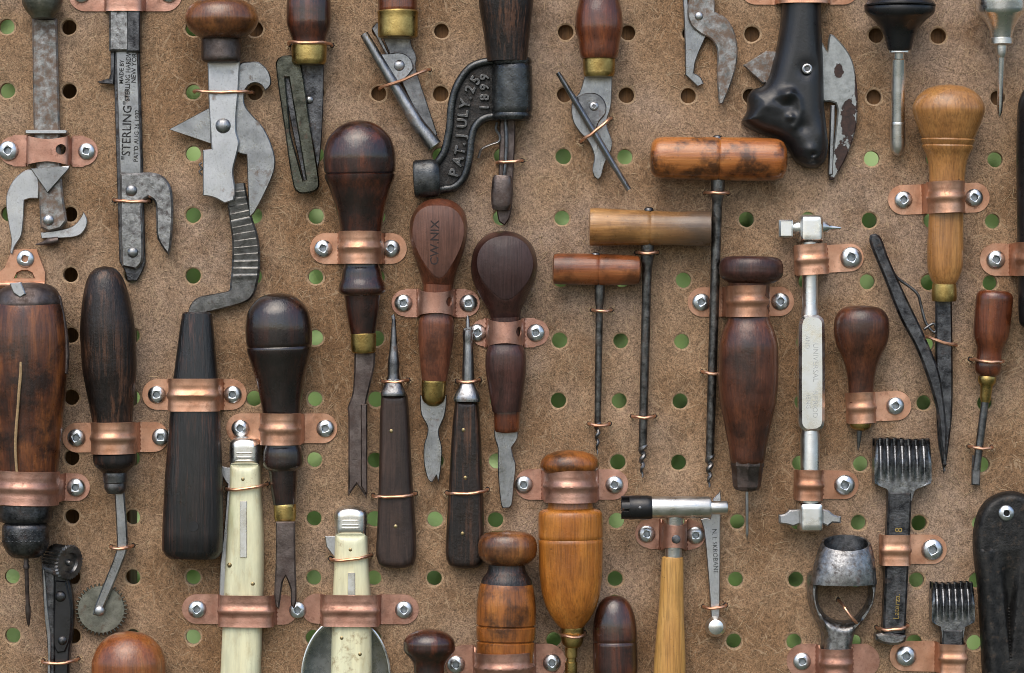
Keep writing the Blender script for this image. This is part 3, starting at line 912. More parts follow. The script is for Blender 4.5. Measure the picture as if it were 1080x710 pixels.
t.plate('cutter', 'steel', [(33, 178), (74, 175), (74, 178), (51, 204)], 13, 16.5, 0.9, ang=20)
t.plate('hook_blade', 'pale_steel', [(42, 245), (65, 241.5), (76, 238), (83, 231), (87.5, 223), (91, 231), (90, 239), (84, 247), (73.5, 250), (43, 251)], 2.5, 5.5, 0.7)
t.tube('tang_screw', 'brown_steel', [(37, 257.5, 5), (46, 256, 6), (52, 254.5, 6), (61, 252.5, 6)], [0.8, 2.4, 4.6, 3.6], smooth=True)
t.rivet(51.5, 232, 6, 12, 'pale_steel')
strap('pink copper strap with an open hole, across the rusty can opener shank at top left', 51, 159, 22, 16.5, 16.5, 53, 51, [(-43, 10.5), (39.5, 9)], 0.5, 'perf', 'old_copper', 5, hwt=15)

t = Thing('can_opener', 'flat dark can opener stamped STERLING with a curved hook, hung at top left', 'can opener', 140, 150, 9)
t.plate('slider', 'forged', [(116, -20), (147, -20), (147, 55), (116, 55)], 4, 17, 2.0, smooth=False, label='dark sliding block at the top')
t.plate('slider_half', 'black_steel', [(135, -20), (148.5, -20), (148.5, 55.5), (135, 55.5)], 3, 18, 1.2, smooth=False)
t.plate('lever', 'black_steel', [(116.5, 55), (121, 55), (120.5, 79), (119.5, 89), (104, 88), (103.5, 86), (115, 83), (116.5, 78)], 3, 9, 0.7, ang=30)
pl = t.plate('plate', 'steel', [(122, 40), (144.5, 40), (149, 183), (127, 183)], 6, 11, 0.8, smooth=False)
t.plate('back_plate', 'black_steel', [(118.5, 40), (146.5, 40), (153, 276), (150, 285), (144, 296), (134, 296), (131, 285), (125.5, 276)], 2.5, 6, 0.8, ang=20)
t.plate('hook', 'forged', [(127, 183), (146, 182.5), (160, 182), (172, 186), (180, 197), (182.5, 215), (182, 240), (180, 262), (178, 269), (173, 263), (166, 250), (165, 230), (163.5, 213), (157, 208), (151, 213), (151, 246), (150.5, 276), (144, 284), (129, 281), (127.5, 250)], 6, 13, 2.0, ang=58)
t.rivet(139, 201, 6.3, 12.6); t.rivet(140.5, 266, 5.8, 12.6)
t.text([dict(body='"STERLING"', size=13, x=133.4, y=169, rot=88.2, h=11.05, bold=0.12, sx=0.93),
        dict(body="PAT'D AUG 26 1902", size=6.6, x=143.6, y=171, rot=88.2, h=11.05, bold=0.08, sx=0.96),
        dict(body='MADE BY', size=6.2, x=128.3, y=89, rot=88.2, h=11.05, bold=0.08),
        dict(body='STERLING HARDW', size=7.2, x=134.6, y=107, rot=88.2, h=11.05, bold=0.09, sx=0.88),
        dict(body='NEW YORK', size=6.8, x=141.2, y=88, rot=88.2, h=11.05, bold=0.08)], 'ink', pl)
strap('copper strap at the top edge, over the dark block of the can opener stamped STERLING', 131, -7, 20, 19.5, 21, 60, 60, [(-46, 9), (46, 9)], 0, 'bead', 'old_copper', 4, hwt=18)
tie('copper wire around the STERLING can opener just below its hook rivet', 120, 211, 157, 212, 14.5)

t = Thing('can_opener', 'grey steel can opener with round wooden knob, corrugated curved arm and blackened handle', 'can opener', 225, 290, 22)
t.lv('knob', 'knob', [(2, 12), (6, 28), (14, 36), (24, 38.5), (33, 35), (41, 26), (43.5, 20)], 235, 235, 34, flat=0.85)
t.lv('ferrule', 'brown_steel', [(40, 18), (43, 20.5), (62, 20.5), (66, 19.5), (67.5, 17)], 233.5, 233.5, 26, flat=0.85)
t.plate('blade', 'steel', [(252.6, 68), (262, 66), (272, 66.5), (282, 76), (284.5, 90), (278.5, 96.5), (275, 91), (268, 88), (261, 91), (257, 98), (257.5, 112), (277, 136), (287, 159), (289, 175), (283, 194), (267, 225), (262, 229), (260.7, 207), (259, 163.6), (251, 162), (230, 140), (232, 100)], 10, 14, 1.0, ang=55)
t.plate('body', 'pale_steel', [(218.6, 66), (252.6, 66), (251, 97), (249, 120), (248.7, 139), (251.6, 151), (249, 165), (245.5, 181), (247.7, 201), (246, 212), (236.4, 215), (225, 209), (213.7, 207), (213.7, 159), (222.8, 158), (220, 113)], 14.5, 19.5, 1.2, ang=40)
t.plate('point', 'steel', [(177, 137), (221, 113.5), (222, 152.5)], 9, 13, 0.9, smooth=False)
t.rivet(235, 133.5, 8.2, 19, 'steel')
t.tube('liner_spring', 'dark_steel', [(212, 172, 9), (209, 174, 9), (212, 178, 9), (209, 181, 9), (212, 185, 9)], 1.0)
def corr(bm):
    rows = [((236, 195), (257, 193)), ((237.5, 205), (258.5, 203)), ((239, 218), (261, 214)), ((241.5, 236), (265, 231)), ((243.5, 252), (270.5, 248)), ((243.8, 268), (272.8, 266)), ((243, 284), (272.5, 284)), ((241.5, 299), (270.5, 297)), ((240, 306), (266, 311)), ((228, 309), (256, 319)), ((209, 313), (231, 326)), ((200, 321), (212, 331)), ((196, 334), (206, 339))]
    LL = spline([(a[0], a[1], 0) for a, _ in rows], 16); RR = spline([(b[0], b[1], 0) for _, b in rows], 16)
    prev = None; acc = 0.0; lc = None
    for k, (a, b) in enumerate(zip(LL, RR)):
        c = (a + b) / 2
        if lc is not None: acc += (c - lc).length
        lc = c
        kk = max(0.0, min(1.0, (297 - c.y) / 4, (c.y - 198) / 4)) if k < 16 * 8 else 0.0
        ph = (acc / 7.4) % 1.0
        rid = 0.9 * kk * (1 - ph if ph > 0.14 else ph / 0.14 * 0.86)
        row = [bm.verts.new(V((a.x, a.y, 5)))]
        for q, dz in ((0.0, -1.6), (0.07, 0), (0.5, 0.3), (0.93, 0), (1.0, -1.6)):
            p = a + (b - a) * q
            row.append(bm.verts.new(V((p.x, p.y, 11.5 + dz + rid))))
        row.append(bm.verts.new(V((b.x, b.y, 5))))
        if prev:
            for i in range(6): bm.faces.new((prev[i], row[i], row[i + 1], prev[i + 1]))
        prev = row
t.part('corrugated_arm', 'arm_steel', corr, ang=30)
hd = t.part('handle', 'charred', lambda bm: add_lathe(bm, (208, 329, 22), (203, 587, 24), [(329, 13), (331, 15.5), (345, 17.5), (399, 23.5), (440, 26.5), (500, 30), (560, 31.8), (578, 31.5), (584, 28), (587, 24)], 0.66, 48, 2.5, False), ang=30)
t.part('hole_shade_disc', 'cavity_shade', lambda bm: add_lathe(bm, (206.5, 552, 42.5), (206.5, 552, 45.3), [(0, 5.4), (1, 5.4), (1.5, 5.3)], 1, 20, smooth=False), under=hd)  # flat black disc, painted as the dark inside of a hole
tie('copper wire across the grey steel can opener above its big rivet', 204, 96, 266, 97, 22)
strap('copper strap around the blackened can opener handle, left of the dark round-headed scraper', 205, 416.5, 27, 17, 42, 57, 53, [(-41.5, 9.5), (38.5, 9.5)], 0, 'bead', 'copper', 3.6)

t = Thing('can_opener', 'olive steel can opener with long slotted guard plate and dark wooden handle', 'can opener', 322, 110, 16)
t.lv('handle', 'dark', [(-12, 21), (10, 23.5), (25, 23.5), (36, 20.5), (43, 18), (48, 17.5)], 326, 326.5, 24)
t.lv('ferrule', 'brass', [(47, 16.5), (49, 18.5), (66, 18), (69, 16)], 326.5, 326.5, 23)
t.plate('blade', 'black_steel', [(312, 66), (341, 64), (340, 120), (337, 165), (332, 192), (320, 192), (303, 110), (301, 80)], 7, 11, 0.8)
sp = sm([(291, 70), (293, 62), (302, 58.5), (312, 60), (317.5, 68), (327, 130), (336.5, 190), (335, 199), (326, 203), (315, 203), (309.5, 196), (300, 135)], 60)
t.plate('guard_plate', 'green_steel', sp, 11.5, 16, 1.4, holes=[sm([(301, 82), (304.5, 82), (311, 120), (321, 180), (322.5, 189), (320, 190), (315, 172), (306.5, 140), (305, 125)], 60)], smooth=False)
t.rivet(326, 105, 4.5, 10.5)
tie('copper wire round the dark handle of the slotted olive can opener at top', 304, 45, 349, 46, 41)

t = Thing('can_opener', 'steel can opener with a slanting rolled bar under a brass ferrule, top centre left', 'can opener', 420, 80, 14)
t.lv('handle', 'redwood', [(-15, 16), (2, 20.5), (12, 20.5), (14, 19)], 419, 420, 22)
t.lv('ferrule', 'brass', [(12, 20), (14, 21.8), (19, 21), (37, 21), (40, 20.5), (41, 18)], 420, 420, 22)
t.plate('blade', 'dark_steel', [(403, 38), (432, 38), (434, 48), (439, 60), (438, 70), (451, 111), (461, 141), (455, 146), (430, 100)], 6, 9, 0.7)
t.plate('bracket', 'steel', [(396, 58), (410, 56.5), (424, 56), (433, 62), (436, 72), (430, 80), (418, 90)], 9.5, 13, 0.9)
t.plate('leaf', 'dark_steel', [(392, 30), (397, 24), (400, 24.5), (402, 40), (440, 110), (462, 145), (458, 150)], 5, 8, 0.7, ang=30)
t.tube('rolled_bar', 'steel', [(384, 36, 13), (410, 80, 13), (440, 130, 13), (458, 154, 13)], [4.6, 5.6, 7.5, 8.8], smooth=False)
t.rivet(421, 69, 6, 12.6, 'pale_steel')
tie('slanting copper wire over the rolled bar left of the cast iron opener', 400, 93, 453, 73, 21)

t = Thing('can_opener', 'black cast iron can opener embossed PAT. JULY. 25 1899 with dark tapering handle', 'can opener', 510, 120, 16)
t.lv('handle', 'ebony', [(-20, 29), (3, 28.5), (30, 25), (61, 21.5), (66, 21)], 533, 535, 28)
co = [(558, 62), (530, 62), (511.7, 62), (496, 67.5), (484, 79.4), (476.5, 94), (472.5, 113), (471, 133), (466.6, 155.5), (461, 167), (457, 170), (457, 206), (468, 203), (481, 200.6), (493, 188), (499, 166), (500.5, 147), (504.6, 135), (514.5, 127.5), (536, 126), (558, 126)]
cs = sm(co, 60)
bd = t.plate('casting', 'cast_rough', cs, 4, 16, 1.5, smooth=False)
t.tube('outer_rim', 'cast', [(558, 65, 16), (530, 65, 17), (512, 65.5, 17), (497, 71, 17), (487, 82, 17), (480, 96, 17), (476, 114, 17), (474.5, 134, 17), (470, 156, 17), (464, 168, 17), (459, 173, 15)], 4.2, under=bd)
t.tube('inner_rim', 'cast', [(558, 122.5, 16), (536, 122.5, 17), (514, 123.5, 17), (502, 132, 17), (497, 147, 17), (495, 166, 17), (489.5, 186, 17), (479, 197, 17), (467, 199, 16), (458, 203, 15)], 4.2, under=bd)
t.lv('collar', 'cast', [(62, 19.5), (66, 21), (69, 20), (71, 21), (117, 21.5), (120, 20), (123, 21), (127, 19)], 540, 540, 21, flat=0.9)
t.part('claw', 'cast', lambda bm: add_lathe(bm, (436.5, 189, 18), (464, 187.5, 18), [(0, 16), (0.8, 19), (3, 20.3), (20, 20), (25, 19), (27.5, 16)], 0.72, 32, 2.6, False))
letters = []
pth = spline([(478.5, 186, 0), (485, 163, 0), (487, 142, 0), (489.5, 118, 0), (495, 98, 0), (504, 82, 0)], 12)
cl = [0.0]
for a_, b_ in zip(pth[:-1], pth[1:]): cl.append(cl[-1] + (b_ - a_).length)
for s_, ch in zip((0, 11.5, 22.5, 32, 40, 49.5, 60.5, 69.5, 79.5, 86, 96.5), 'PAT.JULY.25'):
    s_ = s_ / 98 * (cl[-1] - 6)
    i_ = max(k for k in range(len(cl)) if cl[k] <= s_ + 1e-6); i_ = min(i_, len(pth) - 2)
    d_ = pth[i_ + 1] - pth[i_]; u_ = (s_ - cl[i_]) / max(d_.length, 1e-6); p_ = pth[i_] + d_ * u_
    letters.append(dict(body=ch, size=14.5, x=p_.x, y=p_.y, rot=math.degrees(math.atan2(-d_.y, d_.x)), h=17.2, depth=1.6, bold=0.3, bevel=0.5))
for k, ch in enumerate('1899'):
    letters.append(dict(body=ch, size=13.5, x=511.5, y=117 - k * 10.6, rot=90, h=17.2, depth=1.6, bold=0.25, bevel=0.5))
t.text(letters, 'cast_worn', bd)
t.tube('spring', 'pale_steel', [(524, 129, 8), (523, 136, 9), (527, 143, 10), (526, 149, 10), (518, 152, 9), (508, 157, 8), (504.5, 166, 7)], 1.5, flat=2.2)
t.plate('blade', 'brown_steel', [(527, 124), (543.5, 124), (543, 150), (541, 190), (540, 215), (537, 230), (532, 237), (526, 233), (524, 222), (526, 180)], 5, 10, 1.2, ang=30)
t.tube('blade_spring', 'dark_steel', [(533, 124, 12), (534, 150, 13), (533, 172, 13), (531, 190, 13)], 2.2, flat=1.2)
t.lv('blade_sleeve', 'brown_steel', [(185, 9), (188, 10.5), (205, 11.3), (216, 10.5), (221, 8.5)], 530, 528.5, 14, flat=0.8, n=3)
tie('short copper wire around the blade below the black cast iron can opener', 524, 171, 551, 169, 17)

t = Thing('can_opener', 'can opener with red brown handle, brass ferrule and diagonal steel bar over its blade', 'can opener', 630, 100, 16)
t.lv('handle', 'redwood', [(-20, 17), (3, 21.5), (18, 24.5), (30, 25), (45, 22), (61, 19.5), (63, 18)], 631.5, 631.5, 25)
t.lv('ferrule', 'brass', [(60, 15.5), (62, 17), (79, 16.5), (81.5, 15)], 631.7, 631.7, 22)
t.plate('blade', 'steel', [(617, 80), (646, 80), (644.5, 111), (640, 130), (646, 150), (644, 160), (638, 172), (634, 186), (631, 189), (627, 186), (625, 178), (627, 165), (621, 149), (611, 138), (604, 125), (604, 106), (611, 98)], 7, 10.5, 0.8, ang=48)
t.plate('pivot_plate', 'dark_steel', [(609, 102), (618, 98), (630, 99), (638, 107), (639, 119), (632, 128), (628, 140), (620, 132), (612, 120)], 10.5, 14, 1.0)
t.tube('bar', 'steel', [(588.5, 77, 18), (605, 104, 18), (635, 154, 18), (663, 200, 18)], [2.5, 3.4, 3.6, 3.0], smooth=False, flat=1.3)
t.part('screw', 'pale_steel', lambda bm: add_screw(bm, 626.5, 112, 13.6, 5, 0.4))
tie('slanting copper wire across the diagonal bar below a red brown handle', 613, 149, 645, 124, 24)

t = Thing('pliers', 'pair of bare steel pliers jaws with one hooked tip hanging from the top edge', 'pliers', 748, 50, 8)
t.plate('jaw', 'steel', [(719, -25), (727, -25), (727, 10), (739, 25), (744.5, 39), (734, 64), (732, 77), (739, 81), (742.5, 88.5), (736, 91.5), (723, 79), (722.5, 50), (721, 10)], 3, 7, 1.0, ang=42)
t.plate('jaw', 'rusty_steel', [(733, -25), (752, -25), (754, 13), (766, 20), (775, 36), (777.5, 60), (771.5, 86), (762, 110), (758, 110), (756, 81), (756, 53), (750, 42), (739, 36), (729, 27), (725, 14), (727, 0)], 7.2, 12, 1.2, ang=48, label='wide curved jaw ending in a point')
t.rivet(737, 17.5, 4.6, 11.6, 'pale_steel')

t = Thing('can_opener', 'black bull head can opener with chipped silver blade and pointed cutter', 'can opener', 845, 100, 22)
bull = [(821, -30), (868, -30), (867, 3), (867.2, 30), (869, 66), (870, 109), (872.6, 135), (874, 154.5), (870.5, 169), (863, 175.5), (851, 175), (839, 167), (832, 155), (821, 145.5), (803, 139.5), (788, 131.5), (783.5, 127), (790, 114), (789.5, 103), (793.5, 95), (808, 88), (817, 63), (824, 30), (825.5, 3)]
def bump_g(x, y, cx, cy, sx, sy, a): return a * math.exp(-((x - cx) / sx) ** 2 - ((y - cy) / sy) ** 2)
def arc_d(x, y, P): return min(segd(x, y, P[i], P[i + 1]) for i in range(len(P) - 1))
HORN = [(834, 98), (841, 106), (843, 117), (841, 128), (836, 134)]
EAR = [(786, 128), (797, 119), (806, 113)]
def bullx(x, y):
    z = bump_g(x, y, 829, 101, 7.0, 6.0, 8) + 2.4 * math.exp(-(arc_d(x, y, HORN) / 3.8) ** 2) + 1.6 * math.exp(-(arc_d(x, y, EAR) / 4.5) ** 2)
    z -= 1.3 * math.exp(-(arc_d(x, y, [(818, 108), (824, 112), (832, 112)]) / 3.0) ** 2)
    z += bump_g(x, y, 833, 124.5, 5.0, 4.4, 4.6) + bump_g(x, y, 866, 140, 6, 12, 2.5) + bump_g(x, y, 815, 112, 14, 10, 2.5)
    z -= bump_g(x, y, 857, 163, 2.6, 2.2, 4.0) + 1.6 * math.exp(-(arc_d(x, y, [(845, 168), (854, 170.5), (866, 168)]) / 1.6) ** 2)
    z += bump_g(x, y, 853, 158, 6, 5, 2.0)
    z -= bump_g(x, y, 847, 134, 6, 7, 2.5)
    z -= bump_g(x, y, 850, 74, 8.5, 8.5, 3)
    return z
body = t.puff('bull_head', 'satin_black', bull, 12, 22, 19, step=1.7, extra=bullx)
rv_ = t.part('rivet', 'pale_steel', lambda bm: add_tube(bm, [(850 + 4 * math.cos(k * math.pi / 10), 74 + 4 * math.sin(k * math.pi / 10), 34.6) for k in range(21)], 1.7, 8, False))
t.part('rivet_bore', 'dark_steel', lambda bm: add_plate(bm, circ(850, 74, 3), 32, 34.2, 0.3), under=rv_)
t.plate('blade', 'chipped', [(864, 36), (874, 54), (875, 40), (876.5, 35), (880, 36), (894, 51.6), (901, 66), (905, 90), (905.6, 104), (904, 133), (894, 164), (881, 188), (876, 189), (876.5, 184), (884.5, 116), (882.5, 108), (876, 106), (871, 106.6), (862, 100)], 4, 10, 1.4, ang=42)
t.plate('edge_rail', 'steel', [(877.2, 110), (881.8, 110), (879.5, 183), (874.6, 184)], 3, 11.2, 1.0, smooth=False)
t.plate('point', 'rusty_steel', [(785, 68), (809, 53), (830, 54), (830, 84), (805.5, 87)], 5, 9, 1.2, smooth=False)
strap('copper strap just cut by the top edge above the bull head opener', 848, -14, 27, 18.5, 36, 66, 60, [(-50, 9), (46, 9)], 0, 'bead', 'copper', 3.2, hwt=17)

t = Thing('screwdriver', 'nickel plated push screwdriver with black bell-shaped collar at top right', 'screwdriver', 948, 70, 24)
t.lv('collar', 'black', [(-16, 20), (-4, 30), (3, 34), (9, 37), (14, 36.5), (22, 28), (32, 19), (44, 14.5), (52, 12.5), (54, 11.5)], 947.5, 947.8, 38, 30, flat=0.95)
t.lv('ring', 'black', [(3, 33), (4.5, 35.2), (7.5, 37.2), (9, 37)], 947.6, 947.6, 37.2, flat=0.95, smooth=False)
t.lv('lower_ring', 'chrome', [(53.5, 10), (54, 11.8), (56.6, 11.8), (57.4, 8)], 947.8, 947.8, 29, flat=0.95, smooth=False)
t.lv('shaft', 'silver', [(56, 5.5), (62, 5.5), (63, 7), (128, 7.4)], 947.6, 948, 28, 16, flat=1)
t.lv('tip_sleeve', 'nickel', [(127, 7.3), (128, 7.9), (150, 7.9), (156, 7.2), (161, 4.5), (164, 0)], 948, 948.5, 16, 11, flat=1)
t = Thing('bradawl', 'chrome pricker with conical head and slanted tip at the top right corner', 'bradawl', 1056, 60, 24)
t.lv('head', 'chrome', [(-10, 25), (3, 26), (12, 26), (14, 24.5), (24, 17), (33, 12.5), (41, 11)], 1055, 1056, 32, 26, flat=0.95)
kn = t.lv('knurled_ring', 'nickel', [(40, 11), (41, 12.3), (47, 12.3), (48, 10.5)], 1056, 1056, 26, flat=0.95, smooth=False)
t.lv('neck', 'nickel', [(47, 6), (48, 6), (58, 5), (61, 3.6)], 1056, 1056, 25, flat=1)
t.lv('spike', 'chrome', [(60, 3.4), (100, 3.2), (112, 3.0), (121, 1.2), (122, 0.4)], 1056, 1056, 24, 14, flat=1)

# T-handled gimlets -----------------------------------------------------------
def gimlet(label, mat, x0, y0, x1, y1, prof, gx, sx0, sy0, sx1, sy1, r0, h, flat=0.9):
    t = Thing('gimlet', label, 'gimlet', (x0 + x1) / 2, (y0 + y1) / 2 + 60, h * 0.7, 'T-handled gimlets')
    hd = t.part('handle', mat, lambda bm: add_lathe(bm, (x0, y0, h), (x1, y1, h), prof, flat, 40))
    # tang nail on top of the handle
    rg = max(p[1] for p in prof)
    t.part('tang_end', 'dark_steel', lambda bm: add_lathe(bm, (gx, y0 - rg + 3, h), (gx, y0 - rg - 0.9, h), [(0, 5.5), (3, 4.5), (4, 3), (4.4, 0)], 1, 16))
    L = math.hypot(sx1 - sx0, sy1 - sy0)
    def shaft(bm):
        add_lathe(bm, (sx0, sy0, h * 0.85), (sx0 + (sx1 - sx0) * (1 - 30 / L), sy0 + (sy1 - sy0) * (1 - 30 / L), 8), [(0, r0 * 1.4), (14, r0 * 1.35), (26, r0), (L * 0.6, r0 * 0.93), (L - 30, r0 * 0.85)], 1, 20)
    t.part('shaft', 'shaft_steel', shaft)
    def tip(bm):
        P = []; Q = []
        for k in range(61):
            u = k / 60; s = 1 - 34 / L + 34 / L * u
            a = u * 2 * math.pi * 3.2
            rr = r0 * 0.42 * (1 - 0.75 * u)
            P.append((sx0 + (sx1 - sx0) * s + rr * math.cos(a), sy0 + (sy1 - sy0) * s, 8 + rr * math.sin(a))); Q.append(r0 * 0.62 * (1 - 0.72 * u ** 1.5))
        add_tube(bm, P, Q, 8, False)
    t.part('screw_tip', 'dark_steel', tip)
    return t
gimlet('T-handled gimlet, largest of three, with rounded orange brown handle and black shaft', 'gimlet', 685, 167, 829.5, 169.5,
       [(0, 0), (2, 15), (7, 20.5), (16, 22), (40, 22.3), (71, 22.7), (72.7, 21.6), (74, 22.7), (110, 22.7), (132, 22), (140, 19), (143.5, 13), (145, 0)], 756, 757, 190, 748.5, 513, 5.2, 27)
gimlet('T-handled gimlet with weathered handle that fades from orange to grey, middle-sized of three', 'gimlet_grey', 621.5, 240, 749, 242,
       [(0, 15), (0.8, 19.5), (4, 20), (40, 18.6), (62, 18.2), (63.5, 17.4), (65, 18.2), (90, 17.6), (118, 18.6), (126.5, 18.4), (127.3, 14)], 684, 683, 258, 677.5, 503, 5.0, 24)
gimlet('T-handled gimlet with short reddish handle, smallest of three', 'gimlet_red', 583, 284, 675.5, 285.5,
       [(0, 11), (1, 15.5), (5, 16.2), (30, 16.5), (46.5, 16.5), (48, 15.6), (49.5, 16.5), (75, 15.8), (90, 14.5), (92, 10)], 628, 632.5, 299, 630, 479, 3.9, 20)
tie('copper wire at the neck of the largest gimlet, right under its handle', 744, 203, 769, 203, 35)
tie('copper wire halfway down the black shaft of the largest gimlet', 741, 392, 762, 393, 20)
tie('copper wire at the neck of the grey-ended gimlet, under its handle', 672, 266, 694, 266, 31)
tie('copper wire near the tip of the grey-ended gimlet shaft', 667, 439, 691, 439, 18)
tie('copper wire below the short reddish gimlet handle', 625, 327, 645, 327, 27)
tie('copper wire near the tip of the smallest gimlet', 621, 447, 643, 447, 17)

# long handled leather tools, left --------------------------------------------
t = Thing('leather_tool', 'glossy dark long-handled tool with pear-shaped top, its strap level with the CW.NIX head', 'leather tool', 380, 260, 26)
pr = [(128, 0), (130, 12), (137, 24), (150, 34), (168, 38), (181, 37.3)] + ring(183.5, 37.1) + [(200, 32), (222, 25.5), (245, 21.5), (262, 20.5), (280, 18.5), (284, 20)] + [(293, 21.5), (301, 24.5), (306, 25), (309, 23), (311, 19.5), (325, 17.5), (351, 13.2)]
t.lv('handle', 'dark', pr, 379, 382.5, 34, 22, flat=0.82)
t.lv('ferrule', 'brass', [(350, 12), (351.5, 13.4), (370, 12.6), (371.5, 11)], 383, 383.2, 22, 21, flat=0.85)
t.plate('blade', 'brown_steel', [(373.5, 370), (395, 370), (394.5, 385), (390, 405), (385, 428), (386, 432), (386, 524), (381, 516), (376, 509), (371, 516), (367, 522), (367, 434), (366, 430), (371, 415), (373, 395)], 15, 20, 1.6, ang=40)
t.plate('blade_ridge', 'brown_steel', [(380.5, 425), (386.8, 425), (386.8, 520), (380.5, 511)], 14, 23, 1.2, smooth=False)
strap('copper strap around the glossy dark pear-shaped handle at upper left centre', 379.8, 261.5, 22.5, 17, 50, 54, 48, [(-40, 9.5), (31.5, 9.5)], 0, 'bead', 'copper', 2.8)

t = Thing('leather_tool', 'dark round-headed scraper with forked blade, brass ferrule and copper strap, left of centre', 'leather tool', 298, 460, 26)
pr = [(310, 0), (312, 13), (319, 24), (332, 32.5), (350, 35)] + ring(366, 34.3, 1.0) + [(385, 30), (406, 24.5), (436, 20), (452, 19), (470, 18.5), (474, 20)] + [(482, 21), (489, 21.3), (493, 19.5), (496, 15.5), (510, 14.3), (532, 11.8)]
t.lv('handle', 'black_polish', pr, 293, 299.5, 31, 20, flat=0.82)
t.lv('ferrule', 'brass', [(531, 11), (532.5, 11.8), (548, 11), (550, 10)], 300, 300.2, 20, flat=0.85)
t.plate('blade', 'brown_steel', [(291.5, 549), (311.5, 549), (312, 590), (313, 632), (310.5, 640), (307.5, 636), (307, 620), (302, 606), (299, 612), (297, 625), (295, 640), (291.5, 638), (290, 625), (291.5, 590)], 30, 36, 1.5, ang=45)
strap('copper strap around the dark round-headed scraper with the forked blade', 296, 452.5, 21.5, 16.5, 47, 59, 58, [(-44, 9.5), (45.5, 9.5)], 0, 'bead', 'copper', 2.8)

t = Thing('tracing_wheel', 'steel toothed tracing wheel with cranked shank and dark egg-shaped wooden handle', 'tracing wheel', 113, 470, 22)
t.lv('handle', 'ebony', [(282, 0), (284, 9), (292, 17), (305, 22), (325, 26), (355, 29), (385, 28.5), (415, 25), (441, 21.5), (460, 20), (479, 20)], 111, 120.5, 30, 24, flat=0.85)
t.lv('collar', 'charred', [(477, 19), (479, 22.5), (486, 22.5), (492, 19.5), (496, 15), (498, 13)], 120.8, 121.2, 24, 23, flat=0.9)
t.lv('neck', 'dark_steel', [(496, 12), (499, 13), (508, 12.6), (509, 11.4), (513, 11.8), (520, 8.5)], 121.2, 121.5, 22, 20, flat=0.9)
t.plate('shank', 'steel', [(119.8, 515), (130, 515), (133.8, 570), (133, 580), (127, 597), (110, 637), (104, 648), (97.5, 648), (98, 643), (112, 607), (121.5, 582), (122.5, 570)], 13, 18, 1.3, ang=28)
def cog(bm):
    o = []
    N = 38
    for k in range(N):
        for da, rr in ((-0.28, 24.8), (-0.16, 27.6), (0.16, 27.6), (0.28, 24.8)):
            a = 2 * math.pi * (k + da * 0.9) / N
            o.append((105 + rr * math.cos(a), 643 + rr * math.sin(a)))
    add_plate(bm, o, 6, 10, 0.7)
t.part('wheel', 'wheel_steel', cog)
t.rivet(104.2, 643.5, 5.6, 17.5, 'pale_steel', 'axle_rivet')
tie('copper wire round the cranked shank of the tracing wheel', 116, 577, 139, 576, 23)
strap('copper strap around the dark egg-shaped handle of the tracing wheel', 119.5, 462, 23.5, 16.5, 46, 56.5, 55.5, [(-41.5, 9.5), (47.5, 9.5)], -0.5, 'bead', 'copper', 2.8)

# big drill on the left edge ----------------------------------------------------
t = Thing('hand_drill', 'large stained wooden drill with black chuck and long thin bit on the left edge', 'drill', 30, 450, 34)
dr = [(312, 31), (318, 34), (326, 37), (340, 39.5), (360, 41.5), (380, 42), (410, 41), (440, 38), (470, 35.5), (500, 33), (531, 30.5), (533, 28)]
bdl = t.lv('body', 'drill', dr, 30.5, 27.5, 40, 36, flat=0.85, seg=48)
t.lv('cap', 'brown_steel', [(300, 8), (302, 20), (306, 28), (312, 32.5), (318, 34.6), (322, 35.4), (323.5, 35)], 29.5, 30.5, 41, 40, flat=0.87, seg=48)
t.plate('plug', 'pale_steel', [(16, 301), (28, 300), (33, 312), (27, 316), (20, 311)], 60, 70.5, 1, ang=30)
t.plate('side_slat', 'brown_steel', [(61, 312), (65, 314), (71, 345), (73.5, 372), (72, 395), (69, 395), (69, 372), (66, 345)], 38, 46, 1, ang=40)
t.lv('chuck_ring', 'black_steel', [(529, 27), (531, 28.5), (544, 28), (549, 26.5), (550, 24)], 27.5, 27.5, 36, 36, flat=0.9)
t.lv('chuck_neck', 'cavity_shade', [(549, 21), (558, 21)], 27.5, 27.5, 36, 36, flat=0.9)
def knurl(bm):
    prof = [(551, 22), (553, 24), (556, 24.6), (570, 24.4), (573, 23.6), (586, 14), (587, 10)]
    add_lathe(bm, (27.5, 551, 36), (27.5, 587, 36), prof, 0.9, 48)
    for rr in range(4):
        for k in range(15):
            a = math.pi * (k + 0.5 + 0.5 * (rr % 2)) / 15.5
            yy = 558 + rr * 3.6
            add_dome(bm, 27.5 + 23.6 * math.cos(a), yy, 36 + 21.4 * math.sin(a), 1.3, 1.1, 6)
t.part('chuck', 'black_steel', knurl)
t.part('bit', 'brown_steel', lambda bm: (add_lathe(bm, (27, 585, 32), (27, 661, 14), [(585, 2.6), (594, 2.6), (595, 3.4), (598, 3.4), (599, 2.2), (636, 2.2), (640, 3.0), (650, 2.6), (658, 1.4), (661, 0.3)], 1, 14, smooth=False)))
tw = Thing('twine', 'length of pale twine lying down the front of the big wooden drill', 'twine', 20, 440, 70)
o = tw.tube('twine', 'twine', [(22.5, 383, 74.5), (22.5, 395, 75.2), (21, 412, 75.2), (19.5, 430, 74), (17.5, 452, 72.5), (16.5, 470, 71), (17, 490, 69), (18, 500, 67.5)], [1.2, 1.7, 1.6, 1.4, 1.6, 1.5, 1.4, 1.4], seg=7)
loc = tw.e.location.copy(); o['label'] = tw.e['label']; o['category'] = 'twine'; o.parent = None; o.location = loc; bpy.data.objects.remove(tw.e); o.name = 'twine'
